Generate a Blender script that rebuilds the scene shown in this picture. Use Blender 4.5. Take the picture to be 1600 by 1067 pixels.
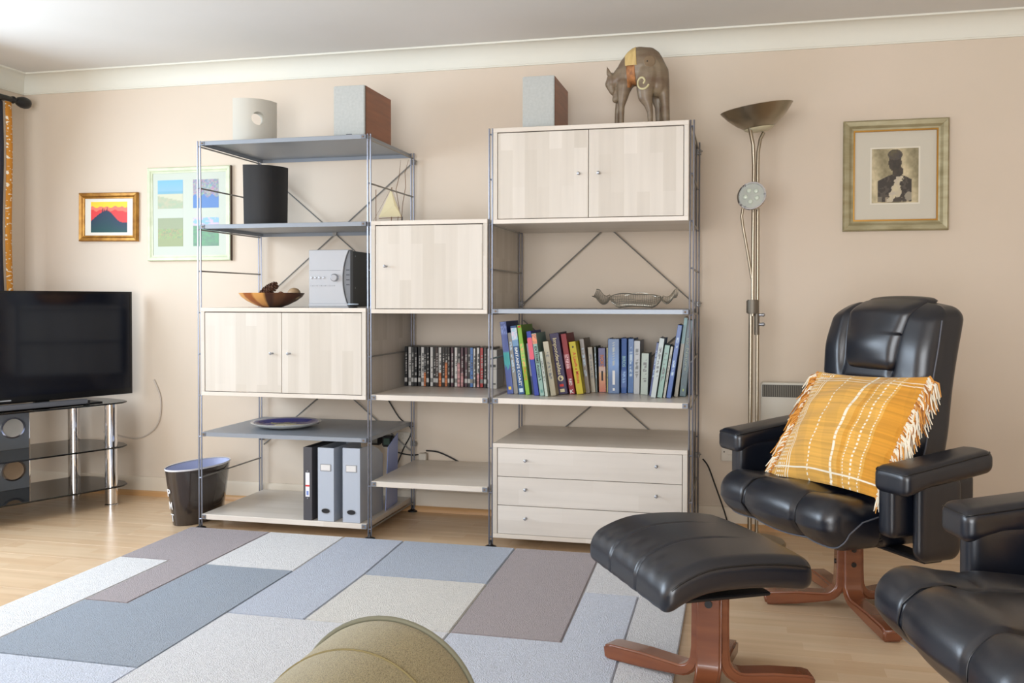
import bpy, bmesh, math, random
import numpy as np
from mathutils import Vector, Matrix

scene = bpy.context.scene
for o in list(bpy.data.objects):
    bpy.data.objects.remove(o)
COL = scene.collection
rnd = random.Random(7)

# ------------------------------------------------------------------ camera
F = 1460.0
YAW, PIT, ROL = 0.23748, -0.01783, 0.00119
fw = Vector((-math.sin(YAW)*math.cos(PIT), math.cos(YAW)*math.cos(PIT), math.sin(PIT)))
rt = Vector((math.cos(YAW), math.sin(YAW), 0))
up = rt.cross(fw)
rt2 = math.cos(ROL)*rt + math.sin(ROL)*up
up2 = -math.sin(ROL)*rt + math.cos(ROL)*up
cam = bpy.data.cameras.new('camera')
cam_o = bpy.data.objects.new('camera', cam)
COL.objects.link(cam_o)
M3 = Matrix((rt2, up2, -fw)).transposed()
cam_o.matrix_world = Matrix.Translation((0, 0, 1.0503)) @ M3.to_4x4()
cam.sensor_width = 36
cam.lens = F/1600*36
cam.shift_y = -39.84/1600
cam.clip_start = 0.05
scene.camera = cam_o

# ------------------------------------------------------------------ light and exposure
scene.view_settings.view_transform = 'Standard'
scene.view_settings.look = 'None'
scene.view_settings.exposure = 0.0
scene.view_settings.gamma = 1
scene.view_settings.use_curve_mapping = False
world = bpy.data.worlds.new('world'); scene.world = world
world.use_nodes = True
bg = world.node_tree.nodes['Background']
bg.inputs[0].default_value = (0.80, 0.90, 1.0, 1)
bg.inputs[1].default_value = 1.0

def area(name, loc, target, sx, sy, power, color):
    l = bpy.data.lights.new(name, 'AREA'); l.shape = 'RECTANGLE'
    l.size = sx; l.size_y = sy; l.energy = power; l.color = color
    o = bpy.data.objects.new(name, l); COL.objects.link(o)
    o.location = loc
    o.rotation_euler = (Vector(target)-Vector(loc)).to_track_quat('-Z', 'Y').to_euler()
    return o
area('window_daylight', (-3.98, 2.55, 1.45), (-.9, 2.2, .10), 2.3, 1.2, 96, (0.72, 0.85, 1.0))
area('patio_daylight', (-0.9, -1.95, 1.05), (-0.9, 3, .95), 3.0, 2.0, 180, (0.93, 0.96, 1.0))

# ------------------------------------------------------------------ materials
def lin(c):
    return tuple(((v/255)/12.92 if v/255 <= 0.04045 else ((v/255+0.055)/1.055)**2.4) for v in c[:3]) + (1,)
MATS = {}
def mat(name, rgb, rough=0.6, metal=0.0, spec=0.5, coat=0.0, trans=0.0, alpha=1.0, sheen=0.0):
    m = bpy.data.materials.new(name); m.use_nodes = True
    b = m.node_tree.nodes['Principled BSDF']
    b.inputs['Base Color'].default_value = lin(rgb)
    b.inputs['Roughness'].default_value = rough
    b.inputs['Metallic'].default_value = metal
    b.inputs['Specular IOR Level'].default_value = spec
    b.inputs['Coat Weight'].default_value = coat
    b.inputs['Transmission Weight'].default_value = trans
    b.inputs['Alpha'].default_value = alpha
    b.inputs['Sheen Weight'].default_value = sheen
    MATS[name] = m
    return m
def N(m, t, **kw):
    n = m.node_tree.nodes.new(t)
    for k, v in kw.items():
        if k.startswith('i_'):
            n.inputs[k[2:].replace('_', ' ')].default_value = v
        else:
            setattr(n, k, v)
    return n
def Lk(m, a, ao, b, bi):
    m.node_tree.links.new(a.outputs[ao], b.inputs[bi])
def bsdf(m): return m.node_tree.nodes['Principled BSDF']
def add_noise_color(m, c1, c2, scale=(8, 8, 8), detail=4, bump=0.0, bscale=None, lo=0.3, hi=0.7, rnd_amt=0.0, bdist=0.002):
    tc = N(m, 'ShaderNodeTexCoord'); mp = N(m, 'ShaderNodeMapping')
    mp.inputs['Scale'].default_value = scale
    Lk(m, tc, 'Object', mp, 'Vector')
    src = mp
    if rnd_amt:
        oi = N(m, 'ShaderNodeObjectInfo')
        vm = N(m, 'ShaderNodeVectorMath', operation='ADD')
        sc = N(m, 'ShaderNodeVectorMath', operation='SCALE'); sc.inputs['Scale'].default_value = 40
        Lk(m, oi, 'Random', sc, 0); Lk(m, mp, 'Vector', vm, 0); Lk(m, sc, 0, vm, 1)
        src = vm
    nz = N(m, 'ShaderNodeTexNoise'); nz.inputs['Detail'].default_value = detail; nz.inputs['Scale'].default_value = 1.0
    Lk(m, src, 0, nz, 'Vector')
    cr = N(m, 'ShaderNodeValToRGB')
    cr.color_ramp.elements[0].position = lo; cr.color_ramp.elements[0].color = lin(c1)
    cr.color_ramp.elements[1].position = hi; cr.color_ramp.elements[1].color = lin(c2)
    Lk(m, nz, 'Fac', cr, 'Fac')
    out = cr
    if rnd_amt:
        hsv = N(m, 'ShaderNodeHueSaturation')
        ma = N(m, 'ShaderNodeMapRange'); ma.inputs['To Min'].default_value = 1-rnd_amt; ma.inputs['To Max'].default_value = 1+rnd_amt
        Lk(m, oi, 'Random', ma, 'Value'); Lk(m, ma, 'Result', hsv, 'Value'); Lk(m, cr, 'Color', hsv, 'Color')
        out = hsv
    Lk(m, out, 'Color', bsdf(m), 'Base Color')
    if bump:
        n2 = N(m, 'ShaderNodeTexNoise'); n2.inputs['Scale'].default_value = bscale or 200; n2.inputs['Detail'].default_value = 3
        Lk(m, tc, 'Object', n2, 'Vector')
        bp = N(m, 'ShaderNodeBump'); bp.inputs['Strength'].default_value = bump; bp.inputs['Distance'].default_value = bdist
        Lk(m, n2, 'Fac', bp, 'Height'); Lk(m, bp, 'Normal', bsdf(m), 'Normal')
    return m
def stave_wood(name, cols, vertical=True, sw=0.05, sl=0.42, rough=0.45, grain=0.35, rndo=True):
    """laminated staves: brick cells each with its own tint, plus fine grain"""
    m = mat(name, cols[0], rough)
    tc = N(m, 'ShaderNodeTexCoord'); sep = N(m, 'ShaderNodeSeparateXYZ'); Lk(m, tc, 'Object', sep, 0)
    cmb = N(m, 'ShaderNodeCombineXYZ')
    add = N(m, 'ShaderNodeMath', operation='ADD'); Lk(m, sep, 'X', add, 0); Lk(m, sep, 'Y', add, 1)
    if vertical == 'z':
        Lk(m, sep, 'Z', cmb, 'X'); Lk(m, add, 0, cmb, 'Y')
    elif vertical == 'xz':   # staves along x, stacked in z
        Lk(m, sep, 'X', cmb, 'X'); Lk(m, sep, 'Z', cmb, 'Y')
    else:                    # staves along x, rows in y
        Lk(m, sep, 'X', cmb, 'X'); Lk(m, sep, 'Y', cmb, 'Y')
    oi = N(m, 'ShaderNodeObjectInfo'); va = N(m, 'ShaderNodeVectorMath', operation='ADD')
    sc = N(m, 'ShaderNodeVectorMath', operation='SCALE'); sc.inputs['Scale'].default_value = 13.7 if rndo else 0
    Lk(m, oi, 'Random', sc, 0); Lk(m, cmb, 0, va, 0); Lk(m, sc, 0, va, 1)
    br = N(m, 'ShaderNodeTexBrick')
    br.inputs['Color1'].default_value = lin(cols[0]); br.inputs['Color2'].default_value = lin(cols[1])
    br.inputs['Mortar'].default_value = lin(cols[1])
    br.inputs['Mortar Size'].default_value = 0.0; br.inputs['Scale'].default_value = 1.0
    br.inputs['Brick Width'].default_value = sl; br.inputs['Row Height'].default_value = sw
    br.offset = 0.37; br.offset_frequency = 2
    Lk(m, va, 0, br, 'Vector')
    mp = N(m, 'ShaderNodeMapping'); mp.inputs['Scale'].default_value = (2.2, 34, 1); Lk(m, va, 0, mp, 'Vector')
    nz = N(m, 'ShaderNodeTexNoise'); nz.inputs['Scale'].default_value = 1; nz.inputs['Detail'].default_value = 5; Lk(m, mp, 0, nz, 'Vector')
    mx = N(m, 'ShaderNodeMix', data_type='RGBA', blend_type='MULTIPLY')
    cr = N(m, 'ShaderNodeValToRGB'); cr.color_ramp.elements[0].color = (1-grain*.45, 1-grain*.5, 1-grain*.55, 1); cr.color_ramp.elements[1].color = (1.03, 1.03, 1.03, 1)
    cr.color_ramp.elements[0].position = .25; cr.color_ramp.elements[1].position = .65
    Lk(m, nz, 'Fac', cr, 'Fac')
    mx.inputs['Factor'].default_value = 1
    Lk(m, br, 'Color', mx, 'A'); Lk(m, cr, 'Color', mx, 'B')
    Lk(m, mx, 'Result', bsdf(m), 'Base Color')
    return m

def fabric_bump(m, scale, strength=0.4, dist=0.001):
    tc = N(m, 'ShaderNodeTexCoord')
    n2 = N(m, 'ShaderNodeTexNoise'); n2.inputs['Scale'].default_value = scale; n2.inputs['Detail'].default_value = 2
    Lk(m, tc, 'Object', n2, 'Vector')
    bp = N(m, 'ShaderNodeBump'); bp.inputs['Strength'].default_value = strength; bp.inputs['Distance'].default_value = dist
    Lk(m, n2, 'Fac', bp, 'Height'); Lk(m, bp, 'Normal', bsdf(m), 'Normal')

wall_m = add_noise_color(mat('wall_paint', (219, 204, 187), 0.85, spec=.25), (221, 206, 189), (216, 202, 184), (1.5, 1.5, 1.5), bump=.08, bscale=60)
ceil_m = add_noise_color(mat('ceiling_paint', (226, 224, 219), 0.9, spec=.2), (227, 225, 221), (223, 221, 216), (2, 2, 2), bump=.05, bscale=70)
trim_m = mat('trim_white', (228, 226, 214), 0.6, spec=.3)
skirt_m = mat('skirting_cream', (219, 206, 187), 0.6)
beech = stave_wood('pale_beech_vertical', [(209, 201, 190), (194, 185, 172)], 'z', .052, .42, .42, .10)
beech_h = stave_wood('pale_beech_horizontal', [(213, 206, 197), (203, 195, 185)], 'xz', .06, .5, .42, .10)
beech_t = stave_wood('pale_beech_top', [(218, 209, 198), (210, 200, 187)], 'xy', .06, .45, .35, .10)
floor_m = stave_wood('laminate_beech', [(224, 196, 162), (215, 183, 147)], 'xy', .064, .36, .26, .22)
quad_m = add_noise_color(mat('quadrant_beech', (205, 160, 110), .45), (214, 170, 120), (196, 150, 100), (3, 40, 40))
clipm = mat('clip_metal', (122, 126, 134), 0.5, 0.6)
steel = mat('grey_metal', (120, 122, 128), 0.4, 0.85)
rodm = mat('rod_metal', (132, 135, 146), 0.3, 0.85)
bracem = mat('brace_metal', (146, 143, 138), 0.42, 0.5)
shelfm = mat('shelf_grey_lacquer', (142, 148, 156), 0.38, 0.2)
zinc = mat('bright_zinc', (166, 169, 175), 0.36, 0.8)
chrome = mat('chrome', (225, 225, 228), 0.05, 1.0)
nickel = mat('brushed_nickel', (166, 157, 140), 0.34, 1.0)
dark = mat('black_plastic', (22, 22, 24), 0.4)
gap = mat('shadow_gap_board', (120, 100, 80), 0.8)
leather = mat('black_leather', (14, 19, 30), 0.33, spec=.8)
fabric_bump(leather, 260, .22, .0006)
vinyl = mat('black_vinyl', (24, 24, 27), 0.5, spec=.4)
pipe_m = mat('grey_piping', (92, 95, 104), 0.4)
blackpipe = mat('black_piping', (15, 16, 19), 0.4)
cherry = add_noise_color(mat('cherry_wood', (124, 76, 52), .25, coat=.3), (134, 80, 52), (106, 60, 40), (3, 3, 22))
tvglass = mat('tv_screen', (7, 12, 24), 0.10, spec=.45)
smoked = mat('smoked_glass', (20, 20, 20), 0.03, spec=.5)
white_p = mat('white_plastic', (222, 214, 200), 0.4)
heater_m = mat('heater_enamel', (212, 208, 196), 0.45)
grille_m = mat('grille_dark', (70, 66, 58), 0.6)
paper = add_noise_color(mat('page_block', (214, 205, 186), .8), (220, 212, 195), (190, 178, 156), (2, 2, 900))
print_m = mat('printed_colour', (255, 255, 255), .55)
_a = N(print_m, 'ShaderNodeVertexColor'); _a.layer_name = 'Col'; Lk(print_m, _a, 'Color', bsdf(print_m), 'Base Color')
print_g = mat('glossy_printed_colour', (255, 255, 255), .28)
_a = N(print_g, 'ShaderNodeVertexColor'); _a.layer_name = 'Col'; Lk(print_g, _a, 'Color', bsdf(print_g), 'Base Color')
cloth_m = mat('cushion_weave', (255, 255, 255), .85, spec=.15, sheen=.2)
_a = N(cloth_m, 'ShaderNodeVertexColor'); _a.layer_name = 'Col'; Lk(cloth_m, _a, 'Color', bsdf(cloth_m), 'Base Color')
fabric_bump(cloth_m, 420, .5, .0012)
CM = {}
def cmat(rgb, rough=.5, metal=0.0):
    k = (tuple(rgb), rough, metal)
    if k not in CM:
        CM[k] = mat('plain_%d_%d_%d' % tuple(rgb), rgb, rough, metal)
    return CM[k]

# ------------------------------------------------------------------ mesh building
class MB:
    def __init__(s): s.v = []; s.f = []
    def add(s, vs, fs):
        n = len(s.v); s.v += [tuple(map(float, p)) for p in vs]; s.f += [tuple(i+n for i in f) for f in fs]; return s
    def box(s, x0, x1, y0, y1, z0, z1):
        return s.add([(x0,y0,z0),(x1,y0,z0),(x1,y1,z0),(x0,y1,z0),(x0,y0,z1),(x1,y0,z1),(x1,y1,z1),(x0,y1,z1)],
                     [(0,3,2,1),(4,5,6,7),(0,1,5,4),(1,2,6,5),(2,3,7,6),(3,0,4,7)])
    def tube(s, pts, r, seg=8, caps=True):
        pts = [Vector(p) for p in pts]; n = len(pts)
        rs = r if isinstance(r, (list, tuple)) else [r]*n
        t0 = (pts[1]-pts[0]).normalized()
        a = Vector((0, 0, 1)) if abs(t0.z) < .9 else Vector((1, 0, 0))
        u = t0.cross(a).normalized()
        vs = []
        for i, p in enumerate(pts):
            t = (pts[min(i+1, n-1)]-pts[max(i-1, 0)]).normalized()
            u = (u - t*u.dot(t)).normalized(); w = t.cross(u)
            for k in range(seg):
                an = 2*math.pi*k/seg
                vs.append(p + (u*math.cos(an)+w*math.sin(an))*rs[i])
        fs = [(i*seg+k, i*seg+(k+1) % seg, (i+1)*seg+(k+1) % seg, (i+1)*seg+k) for i in range(n-1) for k in range(seg)]
        if caps:
            fs.append(tuple(reversed(range(seg)))); fs.append(tuple(range((n-1)*seg, n*seg)))
        return s.add(vs, fs)
    def lathe(s, prof, c=(0, 0, 0), seg=32, sx=1, sy=1):
        vs = []; n = len(prof)
        for r, z in prof:
            for k in range(seg):
                an = 2*math.pi*k/seg
                vs.append((c[0]+r*math.cos(an)*sx, c[1]+r*math.sin(an)*sy, c[2]+z))
        fs = [(i*seg+k, i*seg+(k+1) % seg, (i+1)*seg+(k+1) % seg, (i+1)*seg+k) for i in range(n-1) for k in range(seg)]
        if prof[0][0] > 1e-6: fs.append(tuple(reversed(range(seg))))
        if prof[-1][0] > 1e-6: fs.append(tuple(range((n-1)*seg, n*seg)))
        return s.add(vs, fs)
    def sphere(s, c, r, seg=12, rings=8, sc=(1, 1, 1)):
        prof = [(max(1e-7, math.sin(math.pi*i/rings)), -math.cos(math.pi*i/rings)) for i in range(rings+1)]
        vs = []
        for a, z in prof:
            for k in range(seg):
                an = 2*math.pi*k/seg
                vs.append((c[0]+r*sc[0]*a*math.cos(an), c[1]+r*sc[1]*a*math.sin(an), c[2]+r*sc[2]*z))
        fs = [(i*seg+k, i*seg+(k+1) % seg, (i+1)*seg+(k+1) % seg, (i+1)*seg+k) for i in range(rings) for k in range(seg)]
        return s.add(vs, fs)
    def prism(s, poly, ax, a, b):
        """poly of 2D points extruded along axis ax ('x','y','z') from a to b"""
        def P(p, t):
            return {'x': (t, p[0], p[1]), 'y': (p[0], t, p[1]), 'z': (p[0], p[1], t)}[ax]
        n = len(poly)
        return s.add([P(p, a) for p in poly]+[P(p, b) for p in poly],
                     [tuple(range(n)), tuple(reversed(range(n, 2*n)))]+[(i, i+n, (i+1) % n+n, (i+1) % n) for i in range(n)])
    def band(s, path, wd, w, t):
        """rectangular bar swept along path; wd = width direction, w width, t thickness"""
        pts = [Vector(p) for p in path]; wd = Vector(wd).normalized(); n = len(pts); vs = []
        for i, p in enumerate(pts):
            tg = (pts[min(i+1, n-1)]-pts[max(i-1, 0)]).normalized(); nn = tg.cross(wd).normalized()
            tt = t[i] if isinstance(t, (list, tuple)) else t
            for a, b in ((-1, -1), (1, -1), (1, 1), (-1, 1)):
                vs.append(p+wd*(a*w/2)+nn*(b*tt/2))
        fs = [(i*4+k, i*4+(k+1) % 4, (i+1)*4+(k+1) % 4, (i+1)*4+k) for i in range(n-1) for k in range(4)]
        fs += [(3, 2, 1, 0), tuple(range((n-1)*4, n*4))]
        return s.add(vs, fs)

def soft(c, h, r, n, deform=None):
    """rounded box (centre c, half sizes h, corner radius r, n cells per axis) with a numpy deform"""
    V = {}; vs = []; fs = []
    def vid(i, j, k):
        key = (i, j, k)
        if key not in V:
            V[key] = len(vs); vs.append((i/n[0]*2-1, j/n[1]*2-1, k/n[2]*2-1))
        return V[key]
    for i in range(n[0]):
        for j in range(n[1]):
            fs.append((vid(i, j, 0), vid(i, j+1, 0), vid(i+1, j+1, 0), vid(i+1, j, 0)))
            fs.append((vid(i, j, n[2]), vid(i+1, j, n[2]), vid(i+1, j+1, n[2]), vid(i, j+1, n[2])))
    for i in range(n[0]):
        for k in range(n[2]):
            fs.append((vid(i, 0, k), vid(i+1, 0, k), vid(i+1, 0, k+1), vid(i, 0, k+1)))
            fs.append((vid(i, n[1], k), vid(i, n[1], k+1), vid(i+1, n[1], k+1), vid(i+1, n[1], k)))
    for j in range(n[1]):
        for k in range(n[2]):
            fs.append((vid(0, j, k), vid(0, j, k+1), vid(0, j+1, k+1), vid(0, j+1, k)))
            fs.append((vid(n[0], j, k), vid(n[0], j+1, k), vid(n[0], j+1, k+1), vid(n[0], j, k+1)))
    P = np.array(vs)*np.array(h)
    if not isinstance(r, (tuple, list)): r = (r, r, r)
    r = np.minimum(np.array(r, float), np.array(h)*.999)
    Q = np.clip(P, -(np.array(h)-r), np.array(h)-r)
    D = (P-Q)/r
    L = np.linalg.norm(D, axis=1, keepdims=True); L[L < 1e-9] = 1
    mxn = np.abs(D).max(axis=1, keepdims=True)
    P = Q + D/L*mxn*r
    P = P+np.array(c)
    if deform is not None: P = deform(P)
    m = MB(); m.v = [tuple(map(float, p)) for p in P]; m.f = fs
    return m

def wloc(p):
    v = Vector((0, 0, 0))
    while p is not None:
        v += p.location; p = p.parent
    return v
def build(name, mb, m, parent=None, bevel=0.0, smooth=True, angle=35, world=False, seg=1, loc=None, rot=None, col=None):
    me = bpy.data.meshes.new(name)
    v = mb.v
    if world and parent is not None:
        L = wloc(parent); v = [(a-L.x, b-L.y, c-L.z) for a, b, c in v]
    me.from_pydata(v, [], mb.f); me.update()
    if bevel > 0:
        bm = bmesh.new(); bm.from_mesh(me)
        bmesh.ops.recalc_face_normals(bm, faces=bm.faces)
        es = [e for e in bm.edges if len(e.link_faces) == 2 and e.calc_face_angle(0) > math.radians(30)]
        bmesh.ops.bevel(bm, geom=es, offset=bevel, segments=seg, affect='EDGES', clamp_overlap=True)
        bm.to_mesh(me); bm.free()
    else:
        bm = bmesh.new(); bm.from_mesh(me); bmesh.ops.recalc_face_normals(bm, faces=bm.faces); bm.to_mesh(me); bm.free()
    if smooth:
        me.polygons.foreach_set('use_smooth', [True]*len(me.polygons))
        me.set_sharp_from_angle(angle=math.radians(angle))
    for mm in (m if isinstance(m, (list, tuple)) else [m]): me.materials.append(mm)
    if col is not None:
        ca = me.color_attributes.new('Col', 'FLOAT_COLOR', 'POINT')
        ca.data.foreach_set('color', np.asarray(col, dtype=np.float32).ravel())
    o = bpy.data.objects.new(name, me); COL.objects.link(o)
    if parent is not None: o.parent = parent
    if loc is not None: o.location = loc
    if rot is not None: o.rotation_euler = rot
    return o
def tag(o, label, cat, group=None):
    o['label'] = label; o['category'] = cat
    if group: o['group'] = group
    return o
def thing(name, label, cat, loc=(0, 0, 0), rz=0.0, group=None, rot=None):
    o = bpy.data.objects.new(name, None); COL.objects.link(o)
    o.location = loc; o.rotation_euler = rot if rot else (0, 0, rz); o.empty_display_size = .05
    return tag(o, label, cat, group)
def struct(name, mb, m, parent=None, **kw):
    o = build(name, mb, m, parent, **kw)
    if parent is None: o['kind'] = 'structure'
    return o
def copy_tree(o, parent=None):
    c = o.copy(); COL.objects.link(c)
    if parent is not None: c.parent = parent
    for ch in [x for x in o.children]: copy_tree(ch, c)
    return c
def picture(name, w, h, nx, ny, fn, parent, loc, m=None, rot=None):
    """flat print in the xz plane, facing -y; fn(u, v)->sRGB 0-255"""
    vs = []; cs = []
    for j in range(ny+1):
        for i in range(nx+1):
            u, v = i/nx, j/ny
            vs.append(((u-.5)*w, 0, (v-.5)*h)); cs.append(lin(fn(u, v)))
    fs = [(j*(nx+1)+i, j*(nx+1)+i+1, (j+1)*(nx+1)+i+1, (j+1)*(nx+1)+i) for j in range(ny) for i in range(nx)]
    me = bpy.data.meshes.new(name); me.from_pydata(vs, [], fs); me.update()
    ca = me.color_attributes.new('Col', 'FLOAT_COLOR', 'POINT')
    ca.data.foreach_set('color', np.asarray(cs, dtype=np.float32).ravel())
    me.materials.append(m or print_m)
    o = bpy.data.objects.new(name, me); COL.objects.link(o); o.parent = parent; o.location = loc
    if rot: o.rotation_euler = rot
    return o
# lettering, turned to meshes once
_txt = {}
def prepare_texts(lst):
    tmp = []
    for key, body, bold in lst:
        c = bpy.data.curves.new('lettering', 'FONT'); c.body = body; c.size = 1; c.align_x = 'CENTER'; c.align_y = 'CENTER'
        c.offset = 0.018 if bold else 0.0; c.resolution_u = 3
        o = bpy.data.objects.new('lettering', c); COL.objects.link(o); tmp.append((key, o, c))
    bpy.context.view_layer.update()
    for key, o, c in tmp:
        me = bpy.data.meshes.new_from_object(o)
        xs = [v.co.x for v in me.vertices]; ys = [v.co.y for v in me.vertices]
        _txt[key] = (me, max(xs)-min(xs), max(ys)-min(ys), (max(xs)+min(xs))/2, (max(ys)+min(ys))/2)
        bpy.data.objects.remove(o); bpy.data.curves.remove(c)
def text(key, length, height, m, parent, loc, down=True, rot=None):
    """text lying in the xz plane facing -y; down=True reads from top to bottom"""
    me, w, h, cx, cy = _txt[key]
    me = me.copy(); sx = length/w; sy = height/h
    for v in me.vertices:
        x = (v.co.x-cx)*sx; y = (v.co.y-cy)*sy
        v.co = (y, 0, -x) if down else (x, 0, y)
    me.materials.append(m)
    o = bpy.data.objects.new('lettering', me); COL.objects.link(o); o.parent = parent; o.location = loc
    if rot: o.rotation_euler = rot
    return o
prepare_texts([('coast', "BRITAIN'S COAST", True), ('impond', 'Imponderables', True), ('laugh', 'A Laugh a Minute', True),
               ('extreme', 'EXTREME Animals', True), ('facts', 'FACTS', True), ('birds', 'BIRDS', True), ('ivory', 'IVORY', True),
               ('k', 'K', True), ('p', 'P', True), ('m', 'M', True), ('t', 'T', True), ('nature', 'by Nature', False), ('red', 'RED', True)])

# ------------------------------------------------------------------ dimensions
WY = 4.40            # back wall plane
WX = -3.84           # left wall plane
RX, BY, CZ = 2.6, -1.9, 2.27
PX = [-2.389, -1.561, -1.014, -0.182]   # uprights
PF, PR = 3.81, 4.365
Z0, DZ = 1.743, 0.1888
def dz(k): return Z0-DZ*k
TOPZ = 1.768

# ------------------------------------------------------------------ room
fl = build('floor', MB().box(WX-.1, RX+.1, BY-.1, WY+.1, -.06, -.012), quad_m); fl['kind'] = 'structure'
plank_w, plank_l = .192, 1.285
mesh_cache = {}
row = 0; y = WY-.005
while y > 1.2:
    x = WX + .003 - rnd.random()*plank_l; 
    y1 = y; y0 = y-plank_w+.0008
    while x < RX:
        a, b = max(x, WX+.003), min(x+plank_l-.0008, RX)
        if b-a > .05:
            w = round(b-a, 3)
            if w not in mesh_cache:
                o = build('plank', MB().box(0, b-a, 0, plank_w-.0008, -.012, 0), floor_m, fl, bevel=.0003, loc=(a, y0, 0)); mesh_cache[w] = o.data
            else:
                o = bpy.data.objects.new('plank', mesh_cache[w]); COL.objects.link(o); o.parent = fl; o.location = (a, y0, 0)
        x += plank_l
    y -= plank_w
rest = build('plank', MB().box(WX+.003, RX, BY, y+.0, -.012, 0), floor_m, fl)
struct('wall_back', MB().box(WX-.1, RX+.1, WY, WY+.1, -.06, CZ+.05), wall_m)
wl = MB()
wy0, wy1, wz0, wz1 = 1.35, 3.75, .82, 2.08
wl.box(WX-.1, WX, BY, wy0, -.06, CZ+.05).box(WX-.1, WX, wy1, WY, -.06, CZ+.05).box(WX-.1, WX, wy0, wy1, -.06, wz0).box(WX-.1, WX, wy0, wy1, wz1, CZ+.05)
struct('wall_left', wl, wall_m, smooth=False)
struct('wall_right', MB().box(RX, RX+.1, BY, WY, -.06, CZ+.05), wall_m)
wb = MB(); px0, px1, pz1 = -2.5, .7, 2.15
wb.box(WX-.1, px0, BY-.1, BY, -.06, CZ+.05).box(px1, RX+.1, BY-.1, BY, -.06, CZ+.05).box(px0, px1, BY-.1, BY, pz1, CZ+.05)
struct('wall_rear', wb, wall_m, smooth=False)
struct('ceiling', MB().box(WX-.1, RX+.1, BY-.1, WY+.1, CZ, CZ+.1), ceil_m)
# window and patio door frames
wf = MB()
for a, b in ((wy0, wy0+.05), (wy1-.05, wy1), (2.52, 2.58)): wf.box(WX-.08, WX-.03, a, b, wz0, wz1)
for a, b in ((wz0, wz0+.05), (wz1-.05, wz1)): wf.box(WX-.08, WX-.03, wy0, wy1, a, b)
struct('window_1', wf, trim_m, bevel=.003)
pf = MB()
for a, b in ((px0, px0+.06), (px1-.06, px1), (-.93, -.87)): pf.box(a, b, BY-.08, BY-.03, 0, pz1)
for a, b in ((0.0, .06), (pz1-.06, pz1)): pf.box(px0, px1, BY-.08, BY-.03, a, b)
struct('door_1', pf, trim_m, bevel=.003)
# coving
def cove(n=10):
    H, Wd = .098, .098
    p = [(0, 0), (0.0, -H), (-.008, -H), (-.008, -H+.006)]
    for i in range(n+1):
        a = math.pi/2*i/n
        p.append((-.010-(Wd-.018)*(1-math.cos(a)), -H+.008+(H-.016)*math.sin(a)))
    p += [(-Wd, -.008), (-Wd, 0)]
    return p
cp = [(WY+a, CZ+b) for a, b in cove()]
struct('trim_1', MB().prism([(a, b) for a, b in cp], 'x', WX, RX), trim_m, angle=25)
cl = [(WX-a, CZ+b) for a, b in cove()]
struct('trim_2', MB().prism(cl, 'y', BY, WY), trim_m, angle=25)
# skirting and beech quadrant
sk = [(WY, 0), (WY-.016, 0), (WY-.016, .086), (WY-.008, .098), (WY, .098)]
struct('baseboard_back', MB().prism(sk, 'x', WX, RX), skirt_m)
struct('baseboard_left', MB().prism([(WX+(WY-a), b) for a, b in sk], 'y', BY, WY), skirt_m)
q = [(WY-.016, 0), (WY-.036, 0)] + [(WY-.016-.02*math.cos(t), .026*math.sin(t)) for t in (0.4, .8, 1.2, 1.57)]
struct('trim_3', MB().prism(q, 'x', WX+.016, RX), quad_m)
struct('trim_4', MB().prism([(WX+(WY-a), b) for a, b in q], 'y', BY, WY-.016), quad_m)

# ------------------------------------------------------------------ shelving frame
fr = thing('shelving_frame', 'tall grey metal rod frame holding the pale wood shelves and cupboards against wall', 'shelf frame', (PX[0], PF, 0))
def post(x, y, top):
    m = MB()
    for s in (-1, 1):
        m.tube([(x+s*.0068, y, .012), (x+s*.0068, y, top)], .0036, 8)
    for k in range(10):
        m.tube([(x-.0068, y, dz(k)), (x+.0068, y, dz(k))], .0034, 6)
    return build('post', m, rodm, fr, world=True)
for i, x in enumerate(PX):
    for y in (PF, PR):
        post(x, y, TOPZ if i < 2 else TOPZ)
    for k in (0, 1, 2, 3, 4, 5, 6, 8, 9):
        build('rung', MB().tube([(x, PF+.003, dz(k)), (x, PR-.003, dz(k))], .0038, 6), bracem, fr, world=True)
    for y in (PF, PR):
        build('foot', MB().lathe([(.006, .0), (.024, .0), (.024, .005), (.01, .011), (.006, .02), (.006, .03)], (x, y, 0), 16), dark, fr, world=True)
def brace(x0, x1, zt, zb):
    y = PR+.004
    for a, b in (((x0+.012, zt), (x1-.012, zb)), ((x1-.012, zt), (x0+.012, zb))):
        build('brace', MB().tube([(a[0], y, a[1]), (b[0], y, b[1])], .0036, 6), bracem, fr, world=True)
        y += .008
    build('brace_hub', MB().tube([((x0+x1)/2, PR-.002, (zt+zb)/2), ((x0+x1)/2, PR+.016, (zt+zb)/2)], .011, 10), bracem, fr, world=True)
brace(PX[0], PX[1], 1.715, 1.045); brace(PX[0], PX[1], .955, .300)
brace(PX[2], PX[3], 1.760, 1.030); brace(PX[2], PX[3], .950, .270)

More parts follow.
